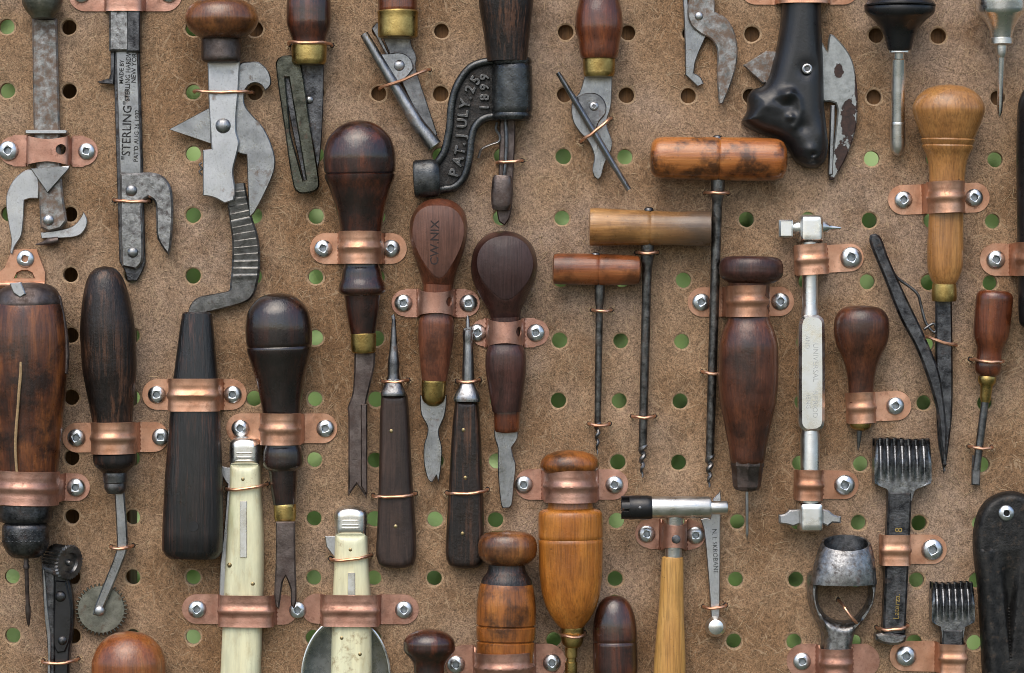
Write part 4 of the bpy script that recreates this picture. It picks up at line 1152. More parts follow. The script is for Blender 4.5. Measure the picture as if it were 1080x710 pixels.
strap('wide copper strap around the big wooden drill at the left edge', 27.5, 514, 34, 17.5, 69, 70, 62, [(47.5, 9.8)], 2, 'bead', 'old_copper', 2.3, hwt=14.5)
t = Thing('copper_hanger', 'folded copper hanger tab with one screw, above the steel cap of the big drill', 'hanger', 26, 283, 8)
t.plate('plate', 'copper', [(12, 263), (38, 263), (47, 287), (46.5, 303), (-3, 303), (-3, 288), (4, 282)], 1, 3, 0.5, smooth=False, holes=[[(14, 293.5), (17, 287.5), (22, 285), (28, 285), (33, 287.5), (36, 293.5)]])
t.tube('fold', 'copper', [(-4, 300.5, 7), (47, 300.5, 7)], 3.6, smooth=False)
t.part('screw', ['zinc', 'recess'], lambda bm: add_screw(bm, 26, 273, 3, 9.5, 0.3))

t = Thing('can_opener', 'black steel can opener with toothed wheel and pale blade edge, bottom left', 'can opener', 62, 640, 14)
t.plate('back_plate', 'black_steel', [(44, 581), (53, 577), (54, 600), (58, 606), (58, 650), (58, 720), (51, 720), (51, 690), (47, 640), (45, 610)], 4, 18, 1.0, ang=25)
t.plate('blade_edge', 'steel', [(46, 600), (48, 600), (51, 640), (54.5, 674), (53.5, 722), (51, 722), (51, 676), (48, 650)], 4, 20, 0.6, ang=25)
t.plate('front_plate', 'satin_black', [(55, 606), (66, 603), (73, 613), (77, 640), (76, 670), (73.5, 686), (72, 720), (57, 720), (57, 690), (55, 640)], 4, 16, 1.6, ang=40)
t.plate('inner_plate', 'black', [(59, 612), (70, 613), (75.5, 640), (74.5, 672), (69, 687), (61, 688), (57.5, 680), (58, 640)], 15.5, 19, 1.2)
def gear(bm):
    A_, B_ = Vector((56, 590, 12)), Vector((76, 593, 28))
    ax = (B_ - A_).normalized()
    N = 30
    s1 = Vector((0, 1, 0)) - ax * ax.y; s1.normalize(); s2 = ax.cross(s1)
    rs = []
    for kk, (q, base) in enumerate(((0, 15.5), (0.85, 16.5), (0.88, 18.5), (1.0, 17.5), (1.0, 11), (0.9, 9.5), (0.9, 4), (1.05, 2.5))):
        c = A_ + (B_ - A_) * q
        rg = []
        for k in range(N * 2):
            a = math.pi * k / N
            r_ = base + (0.9 if k % 2 else -0.9) * (1 if kk < 4 else 0)
            rg.append(bm.verts.new(V(c + s1 * (r_ * math.cos(a)) + s2 * (r_ * math.sin(a)))))
        rs.append(rg)
    for a, b in zip(rs[:-1], rs[1:]):
        for k in range(N * 2): bm.faces.new((a[k], b[k], b[(k + 1) % (2 * N)], a[(k + 1) % (2 * N)]))
    bm.faces.new(rs[0]); bm.faces.new(rs[-1])
t.part('toothed_wheel', 'dark_steel', gear, ang=25)
t.rivet(64.4, 628.6, 6, 18.4, 'black_steel'); t.rivet(66.5, 675, 5, 18.4, 'black_steel')
tie('copper wire round the black can opener at the bottom left', 44, 698, 81, 696, 24)

t = Thing('tool_handle', 'smooth orange brown wooden knob rising from the bottom edge at left', 'tool handle', 137, 700, 25)
o = t.lv('handle', 'orange_dome', [(665, 0), (667, 14), (674, 26), (686, 35), (700, 38.8), (720, 39), (760, 34), (790, 26), (792, 0)], 137, 137, 34, flat=0.85)

# centre left: knives --------------------------------------------------------------
t = Thing('pocket_knife', 'cream handled pocket knife with silver bolster, taller of the two, bottom left centre', 'pocket knife', 256, 590, 14, 'cream handled pocket knives')
t.puff('bolster', 'silver', [(242, 467), (246, 463), (254, 461.3), (264, 461.3), (271, 463), (274.8, 467), (274.8, 492), (242, 492)], 8, 15, 10, step=2.4, p=2.4)
t.tube('bolster_band', 'nickel', [(241.79999999999998, 478, 9), (243.1, 478, 15), (246.6, 478, 20), (251.6, 478, 22.6), (258.4, 478, 23.1), (265.2, 478, 22.6), (270.2, 478, 20), (273.7, 478, 15), (275.0, 478, 9)], 0.9)
t.tube('bolster_band', 'nickel', [(241.79999999999998, 482.5, 9), (243.1, 482.5, 15), (246.6, 482.5, 20), (251.6, 482.5, 22.6), (258.4, 482.5, 23.1), (265.2, 482.5, 22.6), (270.2, 482.5, 20), (273.7, 482.5, 15), (275.0, 482.5, 9)], 0.9)
t.tube('bolster_band', 'nickel', [(241.79999999999998, 486, 9), (243.1, 486, 15), (246.6, 486, 20), (251.6, 486, 22.6), (258.4, 486, 23.1), (265.2, 486, 22.6), (270.2, 486, 20), (273.7, 486, 15), (275.0, 486, 9)], 0.9)
sc = t.puff('handle_scale', 'cream', [(242, 489), (274.5, 489), (275, 520), (277, 560), (277.5, 590), (276.5, 630), (275, 680), (273, 730), (231, 730), (233, 690), (235.5, 630), (237.5, 590), (239.5, 550), (241.5, 520)], 8, 15, 12, step=3.2, p=2.6)
t.plate('shield_bar', 'silver', rrect(253.8, 528.5, 261.2, 587.5, 0.8), 20, 24, 0.5, smooth=False)
t.plate('blade', 'pale_steel', [(243, 494), (234, 492.5), (233.5, 500), (238, 509), (240, 511), (236, 560), (232, 600), (231, 640), (236, 640), (244, 560)], 7, 12, 0.9, ang=45)
for x_, y_ in ((257, 505.5), (243, 595.5), (267, 615)):
    t.part('pin', 'pin', lambda bm: add_dome(bm, x_, y_, 22.0, 2.6, 1.5, 14), under=sc)
tie('copper wire around the taller cream pocket knife below its silver bolster', 238, 516, 281, 511, 26.5)
t = Thing('pocket_knife', 'cream handled pocket knife with silver bolster, lying over a round steel spoon bowl', 'pocket knife', 370, 640, 14, 'cream handled pocket knives')
t.puff('bolster', 'silver', [(353, 541), (357, 536.5), (364, 534.3), (376, 534.3), (383, 536.5), (387.2, 541), (387.2, 566), (353, 566)], 8, 15, 10, step=2.4, p=2.4)
t.tube('bolster_band', 'nickel', [(352.8, 549, 9), (354.1, 549, 15), (357.6, 549, 20), (362.6, 549, 22.6), (370.1, 549, 23.1), (377.6, 549, 22.6), (382.6, 549, 20), (386.1, 549, 15), (387.40000000000003, 549, 9)], 0.9)
t.tube('bolster_band', 'nickel', [(352.8, 553.5, 9), (354.1, 553.5, 15), (357.6, 553.5, 20), (362.6, 553.5, 22.6), (370.1, 553.5, 23.1), (377.6, 553.5, 22.6), (382.6, 553.5, 20), (386.1, 553.5, 15), (387.40000000000003, 553.5, 9)], 0.9)
t.tube('bolster_band', 'nickel', [(352.8, 557, 9), (354.1, 557, 15), (357.6, 557, 20), (362.6, 557, 22.6), (370.1, 557, 23.1), (377.6, 557, 22.6), (382.6, 557, 20), (386.1, 557, 15), (387.40000000000003, 557, 9)], 0.9)
sc = t.puff('handle_scale', 'cream', [(353, 563), (387, 563), (388.5, 600), (391, 640), (392, 690), (392, 730), (348, 730), (349, 690), (350, 640), (352, 600)], 8, 15, 12, step=3.2, p=2.6)
t.plate('shield_bar', 'silver', rrect(367.2, 603.5, 375, 640, 0.8), 20, 24, 0.5, smooth=False)
t.plate('blade', 'pale_steel', [(356, 566), (342.5, 566), (344, 577), (352, 588), (354, 589)], 7, 12, 0.9, smooth=False)
for x_, y_ in ((370, 579.5), (361, 672), (380, 689)):
    t.part('pin', 'pin', lambda bm: add_dome(bm, x_, y_, 22.0, 2.6, 1.5, 14), under=sc)
tie('copper wire around the shorter cream pocket knife above the double strap', 348, 590, 391, 586, 26.5)
t = Thing('spoon', 'round steel spoon bowl lying behind the shorter cream pocket knife', 'spoon', 365, 700, 4)
def bowl(bm):
    rs = []
    prof = [(1.0, 6.0), (1.0, 7.5), (0.965, 7.8), (0.93, 6.5), (0.75, 3.6), (0.45, 1.8), (0.0, 1.2)]
    for q, h in prof:
        if q == 0: rs.append([bm.verts.new(V((365, 716, h)))]); continue
        rs.append([bm.verts.new(V((365 + 47 * q * math.cos(2 * math.pi * k / 56), 716 + 66 * q * math.sin(2 * math.pi * k / 56), h))) for k in range(56)])
    for a, b in zip(rs[:-1], rs[1:]):
        for k in range(56):
            if len(b) == 1: bm.faces.new((a[k], b[0], a[(k + 1) % 56]))
            else: bm.faces.new((a[k], b[k], b[(k + 1) % 56], a[(k + 1) % 56]))
o = t.part('bowl', 'bowl', bowl)
t.part('rim', 'silver', lambda bm: add_tube(bm, [(365 + 46.5 * math.cos(2 * math.pi * k / 56), 716 + 65.5 * math.sin(2 * math.pi * k / 56), 7.5) for k in range(57)], 1.5, 8, False), under=o)
# the double strap: one band over each knife, a screw tab between them
strap('copper strap around the taller cream pocket knife, sharing a screw with the next strap', 260, 644, 29, 16.5, 27, 69, 53, [(-53, 9.5), (53, 9.0)], 0.5, 'bead', 'old_copper', 3.6)
strap('copper strap around the shorter cream pocket knife, right one of the pair', 369.5, 643.5, 30, 16.5, 27, 52, 71.5, [(56, 9.5)], 0.5, 'bead', 'old_copper', 3.6)

def slab_knife(label, mat, spike, sp_mat, hd, pins):
    t = Thing('awl', label, 'awl', hd[0][0], 500, 12)
    spike(t, sp_mat)
    h_ = t.puff('handle', mat, hd, 7, 14, 6, step=3.4, p=2.4)
    for x_, y_ in pins: t.part('pin', 'pin', lambda bm: add_dome(bm, x_, y_, 20.2, 2.5, 1.6, 12), under=h_)
    return t
def spike1(t, m):
    t.lv('spike', m, [(332, 0.5), (340, 2.2), (352, 3), (370, 4.5), (385, 6.2), (395, 6), (402, 7)], 415.5, 415, 16, 15, flat=0.9)
    t.plate('barb', m, [(412.5, 334), (416, 331), (416.5, 340), (413.5, 338)], 13, 17, 0.5, smooth=False)
    t.lv('bolster', m, [(400, 7), (406, 9.5), (412, 12), (416, 13.5), (418, 13)], 415, 415, 15, flat=0.8, n=2.6)
slab_knife('spike awl with matt brown slab handle, left of the brass-ferruled opener', 'slab', spike1, 'dark_steel',
           [(402, 416), (429, 416), (431, 440), (434, 500), (438, 560), (438.5, 585), (436, 595), (428, 598.5), (408, 598.5), (399.5, 595), (396.5, 585), (397.5, 560), (399.5, 500), (400.5, 440)], [(413, 454.6), (417.5, 554.5)])
def spike2(t, m):
    t.lv('spike', m, [(333, 0.5), (342, 2.3), (347, 2.6), (349, 5), (356, 5.6), (362, 5), (375, 5.6), (392, 6.3), (404, 6.5)], 493.3, 494, 16, 15, flat=0.9)
    t.plate('notch', m, [(489, 347), (497, 345), (499.5, 352), (498.5, 363), (489.5, 363), (488, 355)], 13, 18.5, 1, ang=30)
    t.lv('bolster', m, [(403, 6.5), (409, 9), (416, 12.5), (422, 14), (424, 13.5)], 493, 492.5, 15, flat=0.8, n=2.6)
slab_knife('spike opener with black slab handle, between the two drop-headed openers', 'ebony', spike2, 'steel',
           [(480, 422), (504, 422), (506, 445), (508.5, 500), (510.5, 560), (510.5, 585), (508, 595), (500, 599), (482, 599), (473.5, 596), (470, 586), (470.5, 565), (473.5, 510), (477, 450)], [(489, 453.5), (491, 503.5), (488, 562)])
tie('copper wire looped round the spike above the matt brown slab handle', 403, 402, 430, 401, 21)
tie('copper wire looped round the spike above the black slab handle', 482, 402, 506, 401, 21)
tie('copper wire across the matt brown slab handle, left of the black one', 393, 523, 438, 521, 24)
tie('copper wire across the black slab handle, right of the brown one', 471, 520, 514, 517, 24)

def facet_head(t, name, mat, o, face, h0, H, hface, fmat='sheen_face'):
    """drop-shaped handle with one flat face"""
    def fn(bm):
        N = 56
        def res(q):
            q = clean(sm(q, 80, 1.0)); 
            if area(q) < 0: q.reverse()
            cx = sum(p[0] for p in q) / len(q); cy = sum(p[1] for p in q) / len(q)
            out = []
            for k in range(N):
                a = 2 * math.pi * k / N; best = None
                dx, dy = math.cos(a), math.sin(a)
                for i in range(len(q)):
                    (x1, y1), (x2, y2) = q[i - 1], q[i]
                    ex, ey = x2 - x1, y2 - y1; den = dx * ey - dy * ex
                    if abs(den) < 1e-9: continue
                    tt = ((x1 - fx) * ey - (y1 - fy) * ex) / den; uu = ((x1 - fx) * dy - (y1 - fy) * dx) / den
                    if tt > 0 and -1e-6 <= uu <= 1 + 1e-6 and (best is None or tt < best): best = tt
                best = best or 1
                out.append((fx + dx * best, fy + dy * best))
            return out
        fx = sum(p[0] for p in face) / len(face); fy = sum(p[1] for p in face) / len(face)
        A_, B_ = res(o), res(face)
        rings = []
        for q, h in ((0.94, h0), (1.0, h0 + H * 0.35), (0.985, h0 + H * 0.6)):
            rings.append([(fx + (x - fx) * q, fy + (y - fy) * q, h) for x, y in A_])
        rings.append([(a[0] * 0.55 + b[0] * 0.45, a[1] * 0.55 + b[1] * 0.45, h0 + H * 0.82) for a, b in zip(A_, B_)])
        rings.append([(a[0] * 0.12 + b[0] * 0.88, a[1] * 0.12 + b[1] * 0.88, hface - 1.6) for a, b in zip(A_, B_)])
        rings.append([(b[0], b[1], hface - 0.3) for b in B_])
        rv = [[bm.verts.new(V(p)) for p in r] for r in rings]
        for a, b in zip(rv[:-1], rv[1:]):
            for k in range(N): bm.faces.new((a[k], b[k], b[(k + 1) % N], a[(k + 1) % N]))
        bm.faces.new(rv[-1]); bm.faces.new(rv[0][::-1])
        fn.face = B_
    hd_ = t.part(name, mat, fn, ang=50)
    return t.part('flat_face', fmat, lambda bm: add_plate(bm, fn.face, hface - 0.6, hface + 0.4, 0.5), hd_, ang=60)

t = Thing('scraper', 'scraper with red brown drop-shaped head stamped CW.NIX and brass ferrule', 'scraper', 462, 350, 18)
hd = facet_head(t, 'head', 'facet', [(462, 210), (478, 213), (489, 223), (493, 241), (490, 262), (484, 280), (478, 300), (477, 312), (447, 312), (446, 300), (440, 280), (434.5, 262), (432, 244), (435, 227), (446, 214)],
                [(460, 218.5), (475, 220), (485, 228), (490, 243), (486, 262), (477, 280), (467.5, 293), (461.5, 294), (452, 284), (443, 270), (436, 250), (439, 229), (449, 220)], 6, 32, 41)
t.text([dict(body='CW.NIX', size=12.5, x=459, y=281, rot=89, h=41.42, depth=0.12, sx=1.02, bold=0.1)], 'stamped', hd)
t.lv('barrel', 'facet', [(300, 15), (318, 15), (332, 16), (340, 18.5), (352, 18.8), (375, 16.5), (401, 13)], 462, 458, 24, 18, flat=0.85, n=2.5, label='orange brown lower barrel')
t.lv('ferrule', 'brass', [(399, 12), (400.5, 12.8), (418, 12.4), (424, 10), (427.5, 5), (428, 2)], 457.5, 457, 18, 15, flat=0.85)
t.plate('blade', 'steel', [(443, 416), (456, 421), (471, 416), (470.5, 428), (468.5, 439), (462.6, 455), (466, 472), (465, 492), (462.6, 509), (460, 501), (456, 508), (454, 508), (451, 505), (447, 488), (447, 470), (451, 452), (444, 436)], 9, 12.5, 0.9, ang=42)
strap('dull copper strap with open holes under the drop head stamped CW.NIX', 459.5, 319.5, 18.5, 15, 41, 47, 46, [(-34.5, 9.5), (34, 9.5)], 0, 'perf', 'old_copper', 2.6, hwt=14)

t = Thing('scraper', 'scraper with purple brown rounded drop head specked with white, right of the CW.NIX one', 'scraper', 532, 380, 18)
facet_head(t, 'head', 'purple', [(532, 244.5), (548, 248), (561, 259), (566.5, 276), (565, 293), (557, 312), (549, 330), (547, 345), (517, 345), (516, 331), (507, 314), (499, 297), (497, 280), (501, 262), (514, 248)],
           [(533, 250), (547, 253), (557, 262), (562, 277), (560, 291), (551, 305), (540, 315), (531, 317), (521, 310), (510, 298), (504, 285), (505, 268), (515, 255)], 6, 32, 41, 'purple_face')
t.lv('barrel', 'purple', [(335, 15), (355, 15), (364, 17.5), (374, 21), (385, 21.5), (410, 18.5), (434, 15)], 532.5, 534.5, 24, 20, flat=0.85, n=2.4)
t.lv('collar', 'redwood', [(432, 13), (434, 13.6), (453, 13), (455, 11.5)], 534.5, 534.5, 19, 17, flat=0.85)
t.plate('blade', 'steel', [(521, 453), (533, 456), (546, 453), (545.5, 463), (539.5, 472), (541, 481), (544, 490), (542, 512), (540, 532), (537, 535.5), (530, 535.5), (528.5, 532), (526, 510), (525, 489), (525, 472), (522, 463)], 9, 12.5, 0.9, ang=42)
strap('dull copper strap with open holes under the purple brown drop head', 533, 351, 18.5, 15.5, 41, 37, 46, [(-29.5, 9.5), (32, 9.5)], 0, 'perf', 'old_copper', 2.6, hwt=14)

# bottom centre --------------------------------------------------------------------
t = Thing('screwdriver', 'bottle-shaped honey wood screwdriver handle with mushroom top and brass shank', 'screwdriver', 602, 590, 26)
t.lv('knob', 'barrel', [(475, 0), (476.5, 14), (480, 24), (487, 30), (492, 30.8), (497, 28), (501, 22), (503, 20)], 600.5, 600.8, 36, flat=0.85)
t.lv('handle', 'honey', [(500, 21), (536, 24), (538.5, 31), (541, 33), (550, 33.6)] + ring(568, 33.6, 1.1, 1.5) + [(585, 33.4), (605, 32.8), (622, 31), (636, 27.5), (648, 22), (656, 16.5), (659, 14), (661, 12)], 601, 602.5, 34, 30, flat=0.85)
t.lv('ferrule', 'brass', [(658, 11), (660, 12), (674, 11.6), (680, 9.5), (682, 7)], 603.5, 603.5, 28, 26, flat=0.9)
t.lv('shank', 'brass', [(680, 6.5), (692, 6.5), (693, 5.2), (697, 5.2), (698, 6.5), (730, 6.5)], 602.5, 602.5, 26, 22, flat=0.9, smooth=False)
tie('copper wire round the brass ferrule of the bottle-shaped screwdriver', 591, 668, 617, 669, 42)
strap('copper strap at the neck of the bottle-shaped honey wood handle', 602, 512.5, 28, 16.8, 60, 58.5, 61, [(-49, 9.5), (46.5, 9.5)], 0, 'bead', 'old_copper', 2.5, hwt=16)
t = Thing('tool_handle', 'barrel-shaped worn orange handle with neck darkened by painted shade, left of the bottle-shaped one', 'tool handle', 533, 640, 26)
t.lv('knob', 'knob', [(559.5, 0), (560.5, 16), (563, 24), (569, 29.5), (577, 31), (585, 30), (592, 25), (596, 18), (597.5, 12)], 535.5, 535, 36, flat=0.85, label='darker flat round top')
t.lv('neck', 'charred', [(592, 19), (600, 19.5), (604, 21), (608, 24), (612, 26.2), (617, 27.4)], 534.6, 534.3, 35, flat=0.85, label='scorched dark neck')  # charred colour stands in for the shadow under the knob
t.lv('handle', 'barrel', [(613, 24), (614.5, 26.8), (625, 29.3), (640, 31)] + ring(659, 31, 2.0, 1.6) + ring(675, 30.5, 2.0, 1.6) + [(695, 29.5), (720, 28), (760, 20), (764, 0)], 534.3, 532, 35, 33, flat=0.85)
strap('copper strap around the barrel-shaped worn orange handle at the bottom edge', 532, 703, 31, 15.5, 63, 62, 65, [(-51, 9.5), (50, 9.5)], -1, 'bead', 'old_copper', 2.4, hwt=20)
t = Thing('tool_handle', 'small dark mushroom-shaped knob at the bottom edge, left of the barrel handle', 'tool handle', 453, 690, 30)
t.lv('handle', 'dark', [(662, 0), (664, 12), (669, 22), (677, 27), (684, 27), (690, 23), (696, 18), (702, 16), (730, 15), (732, 0)], 453, 453, 42, flat=0.85)
t = Thing('tool_handle', 'dark egg-shaped wooden handle at the bottom edge, right of the bottle-shaped one', 'tool handle', 649, 690, 24)
t.lv('handle', 'dark', [(627.5, 0), (630, 9), (636, 15.5), (646, 20), (660, 22.7)] + ring(677, 23.4, 0.7) + [(700, 23.5), (740, 18), (760, 12), (763, 0)], 648, 650, 24, flat=0.9)

# right: hammer, gauge, drill handle, multi tool ------------------------------------
t = Thing('tack_hammer', 'small hammer with nickel cylinder head, black slotted cap and blonde wooden handle', 'hammer', 710, 600, 18)
t.part('head', 'nickel', lambda bm: add_lathe(bm, (684, 534.6, 34), (748.5, 534.6, 34), [(0, 10), (1, 11.4), (62, 11.4), (64.5, 10.2)], 0.95, 40, smooth=False))
def cap(bm):
    add_lathe(bm, (663, 534.8, 34), (688, 534.8, 34), [(0, 12), (0.8, 12.6), (19, 12.7), (23, 12), (25, 10.8)], 0.95, 40, smooth=False)
    for a0, a1 in ((-78, -20), (0, 28), (62, 100), (140, 200), (225, 262)):
        N = 6; rows = []
        for q, rr in ((655, 12.2), (655, 8.5), (664, 8.5), (664, 12.5)):
            rows.append([bm.verts.new(V((q, 534.8 - rr * math.sin(R(a0 + (a1 - a0) * k / N)), 34 + rr * 0.95 * math.cos(R(a0 + (a1 - a0) * k / N))))) for k in range(N + 1)])
        for i in range(4):
            for k in range(N): bm.faces.new((rows[i][k], rows[(i + 1) % 4][k], rows[(i + 1) % 4][k + 1], rows[i][k + 1]))
        bm.faces.new([r[0] for r in rows]); bm.faces.new([r[-1] for r in rows][::-1])
hc = t.part('slotted_cap', 'black', cap)
t.part('inner_rod', 'steel', lambda bm: add_lathe(bm, (656, 534.8, 34), (666, 534.8, 34), [(0, 3), (1.5, 4.5), (10, 4.5)], 1, 16, smooth=False), under=hc)
t.rivet(674, 534.5, 2.0, 45.3, 'dark_steel', 'grub_screw', under=hc)
t.part('end_peg', 'nickel', lambda bm: add_lathe(bm, (747, 535, 34), (766, 535, 34), [(0, 7.0), (17.5, 7.0), (19, 6)], 0.95, 28, smooth=False))
t.lv('neck', 'nickel', [(543, 9.5), (560, 9), (590, 9)], 711, 709.5, 30, 26, flat=0.95)
t.lv('handle', 'blonde', [(586, 8), (587.5, 11.2), (600, 11.8), (640, 13), (670, 15), (700, 16.6), (740, 17), (742, 0)], 709, 705, 26, 22, flat=0.9)
st_ = strap('dull copper strap with three holes across the neck of the small nickel hammer', 711, 565, 13, 16, 40, 40, 34, [(-28, 9.3), (23.5, 9.3)], 1.5, 'perf', 'old_copper', 2.4, hwt=15)
bpy_dummy = st_.part('rivet', 'dark_steel', lambda bm: add_dome(bm, 712, 567.5, 39.6, 4.6, 1.2))

t = Thing('wrench', 'flat steel wrench blade with ball end, hooked behind the nickel hammer head', 'wrench', 752, 600, 10)
wp = t.plate('blade', 'pale_steel', [(739, 548), (745, 546.5), (749, 548), (751, 538), (752, 527), (760, 517.5), (760.5, 530), (759.8, 545), (759.3, 600), (758.7, 648), (758, 656), (751, 656), (750, 648), (747, 607), (742.5, 560)], 6, 10.5, 0.8, ang=25)
t.part('ball_end', 'silver', lambda bm: add_ball(bm, 754.5, 660.5, 12, 11))
t.text([dict(body='N. I. SKROBANE', size=7.0, x=753.2, y=558, rot=-88, h=10.55, depth=0.12, sx=0.95), dict(body='PAT. PEND.', size=4.2, x=754.2, y=622, rot=-89, h=10.55, depth=0.12)][:1], 'ink', wp)
tie('copper wire above the ball end of the flat steel wrench', 742, 640, 766, 639, 16)

t = Thing('awl', 'brown bulb-sided awl handle with flat round cap, steel chuck and thin needle', 'awl', 790, 420, 24)
t.lv('cap', 'purple', [(272, 20), (273, 27), (277, 32), (283, 33.5), (290, 33.5), (296, 29.5), (300, 22)], 791.5, 791, 36, flat=0.85)
t.lv('handle', 'brown', [(297, 22), (303, 21.5), (332, 21), (338, 22), (350, 27), (368, 31), (395, 31.5), (420, 30), (445, 25), (470, 20), (487, 17.2), (489, 15)], 789.5, 788, 34, 28, flat=0.85)
t.part('chuck', 'brown_steel', lambda bm: (add_lathe(bm, (788, 484, 28), (787.5, 517, 26), [(484, 16), (486, 17.6), (490, 17.6), (492, 16.6), (512, 14.6), (515.5, 12.5), (517, 8)], 0.85, 8, 2.0, False)), ang=20)
t.lv('needle', 'pale_steel', [(515, 1.7), (562, 1.6), (570, 0.2)], 787.6, 788.3, 26, 20, flat=1, smooth=False)
strap('copper strap under the flat cap of the brown bulb-sided handle', 788.5, 318, 22.5, 16.3, 56, 61, 51, [(-47, 9.5), (36.5, 9.5)], -0.5, 'bead', 'copper', 2.5, hwt=15.5)

t = Thing('multi_tool', 'nickel plated multi-tool hammer with square peg at top, engraved grip and winged lower head', 'hammer', 854, 390, 16)
t.puff('upper_head', 'silver', rrect(841, 227, 868.5, 258, 6, 5), 8, 24, 6, step=2.6, p=2.8)
t.plate('square_peg', 'silver', rrect(821, 233, 835.5, 251.5, 1.5), 12, 28, 1.8, smooth=False)
t.part('peg_neck', 'silver', lambda bm: add_lathe(bm, (834, 242, 20), (843, 241, 20), [(0, 4), (3, 6.5), (9, 7.5)], 1, 20))
t.part('wedge', 'silver', lambda bm: add_lathe(bm, (867, 240.5, 20), (886.5, 241.5, 20), [(0, 8), (4, 6.6), (7, 3.4), (10, 2.6), (18, 1.4), (19.5, 0.9)], 1, 20, smooth=False))
t.part('shaft', 'nickel', lambda bm: add_lathe(bm, (854, 255, 20), (854, 532, 20), [(255, 9), (290, 8.6), (325, 8.2), (330, 9.5), (455, 9.5), (458, 10.2), (532, 10)], 0.95, 32, smooth=False))
gp = t.plate('grip', 'silver', [(847, 333), (862, 333), (867.5, 338), (868.3, 345), (868.3, 444), (866, 451), (861, 454), (847, 454), (843, 450), (841.7, 443), (841.7, 345), (843, 338)], 12, 31, 3.0, ang=60)
t.text([dict(body='UNIVERSAL', size=8.0, x=858.5, y=362, rot=-90, h=31.05, depth=0.1), dict(body='AND', size=6.5, x=850, y=354, rot=-90, h=31.05, depth=0.1), dict(body='RIPRIOD', size=7.5, x=858, y=412, rot=-90, h=31.05, depth=0.1), dict(body='IENG', size=6.5, x=851, y=416, rot=-90, h=31.05, depth=0.1)], 'engraved', gp)
t.puff('lower_head', 'silver', rrect(841.5, 528, 868, 560, 5, 5), 8, 24, 5, step=2.6, p=2.8)
t.plate('wing', 'pale_steel', [(843, 536), (832, 537), (827, 541), (821, 542), (821.5, 551), (829, 552), (836, 554), (843, 551)], 12, 26, 1.5, ang=30)
t.plate('wing', 'pale_steel', [(866, 536), (873, 537), (879, 542), (886, 543.5), (885.5, 550.5), (877, 550), (872, 554), (866, 551)], 12, 26, 1.5, ang=30)
strap('copper strap with one tilted tab round the upper shaft of the nickel multi-tool', 855.5, 274, 17, 16, 33, None, 57, [(43.5, 11.5)], -3.5, 'bead', 'copper', 3.2, hwt=14.5)
strap('copper strap with one tab round the lower shaft of the nickel multi-tool', 853, 511.5, 14.5, 16, 33, None, 54, [(39, 11)], 1, 'bead', 'copper', 3.2, hwt=15)

# far right -------------------------------------------------------------------------
t = Thing('shears', 'slim dark shears with turned tan wooden handle and brass ferrule', 'shears', 990, 290, 24)
t.lv('handle', 'tan', [(91, 0), (93, 15), (98, 26), (107, 34.5), (117, 37.8), (128, 35), (140, 30.5)] + ring(147.5, 28.4, 1.2, 1.6) + ring(154, 27, 1.2, 1.6) + [(165, 22.5), (178, 19.5), (193, 18.5), (225, 18), (245, 18.5), (262, 19), (280, 18.6), (291, 16), (298, 12.6), (300, 11)], 1000, 996, 32, 24, flat=0.85)
t.lv('ferrule', 'brass', [(298, 11), (299, 12.3), (314, 13.2), (317.5, 12.5)], 996, 996, 23, 22, flat=0.85)
t.plate('blade', 'black_steel', [(988, 315), (1005, 315), (1006, 400), (1005, 440), (1000, 482), (997, 499), (994.5, 485), (991, 465), (989, 430), (988, 370)], 11, 17, 1.8, ang=30)
t.plate('arm', 'black_steel', [(918, 255), (919, 248), (924, 246.5), (930, 251), (937, 270), (955, 310), (975, 352), (990, 389), (996, 423), (999, 460), (997, 492), (993, 470), (988, 430), (978, 396), (966, 365), (950, 335), (932, 290)], 17.3, 23, 2.2, ang=60)
t.tube('spring', 'dark_steel', [(939, 281, 20), (948, 293, 15), (962, 303, 13), (970, 311, 13), (973, 322, 13), (978, 340, 13), (986, 350, 13), (989, 347, 13), (986, 341, 13), (976, 347, 14)], 1.6)
tie('copper wire around both dark arms of the slim shears', 977, 355, 1009, 364, 26)
strap('copper strap around the tan turned handle of the shears', 997.5, 208.5, 20, 16.5, 49, 57.5, 49.5, [(-41.5, 9.5), (33, 9.5)], -1.8, 'bead', 'copper', 2.8)

t = Thing('bradawl', 'short awl with dark bulb-shaped knob, right of the nickel multi-tool', 'awl', 908, 390, 22)
t.lv('handle', 'brown', [(323, 8), (324.5, 17), (329, 24), (338, 28.5), (349, 29.2), (362, 27), (378, 20), (389, 16.2), (400, 14.2), (413, 13), (446, 12)], 908.5, 908, 26, 20, flat=0.85)
t.lv('ferrule', 'brass', [(445, 10.5), (446, 11.4), (449, 11.2), (452, 9), (454, 3)], 908, 907.5, 19, flat=0.9)
t.lv('spike', 'dark_steel', [(452, 3), (456, 2.8), (470, 1.4), (476, 0.2)], 907, 906, 18, 14, flat=1)
strap('copper strap with one tab round the short awl with the dark bulb knob', 908.3, 430, 14.8, 16.2, 33, None, 54.5, [(37.5, 9.5)], -2.5, 'bead', 'copper', 2.8, hwt=15.5)

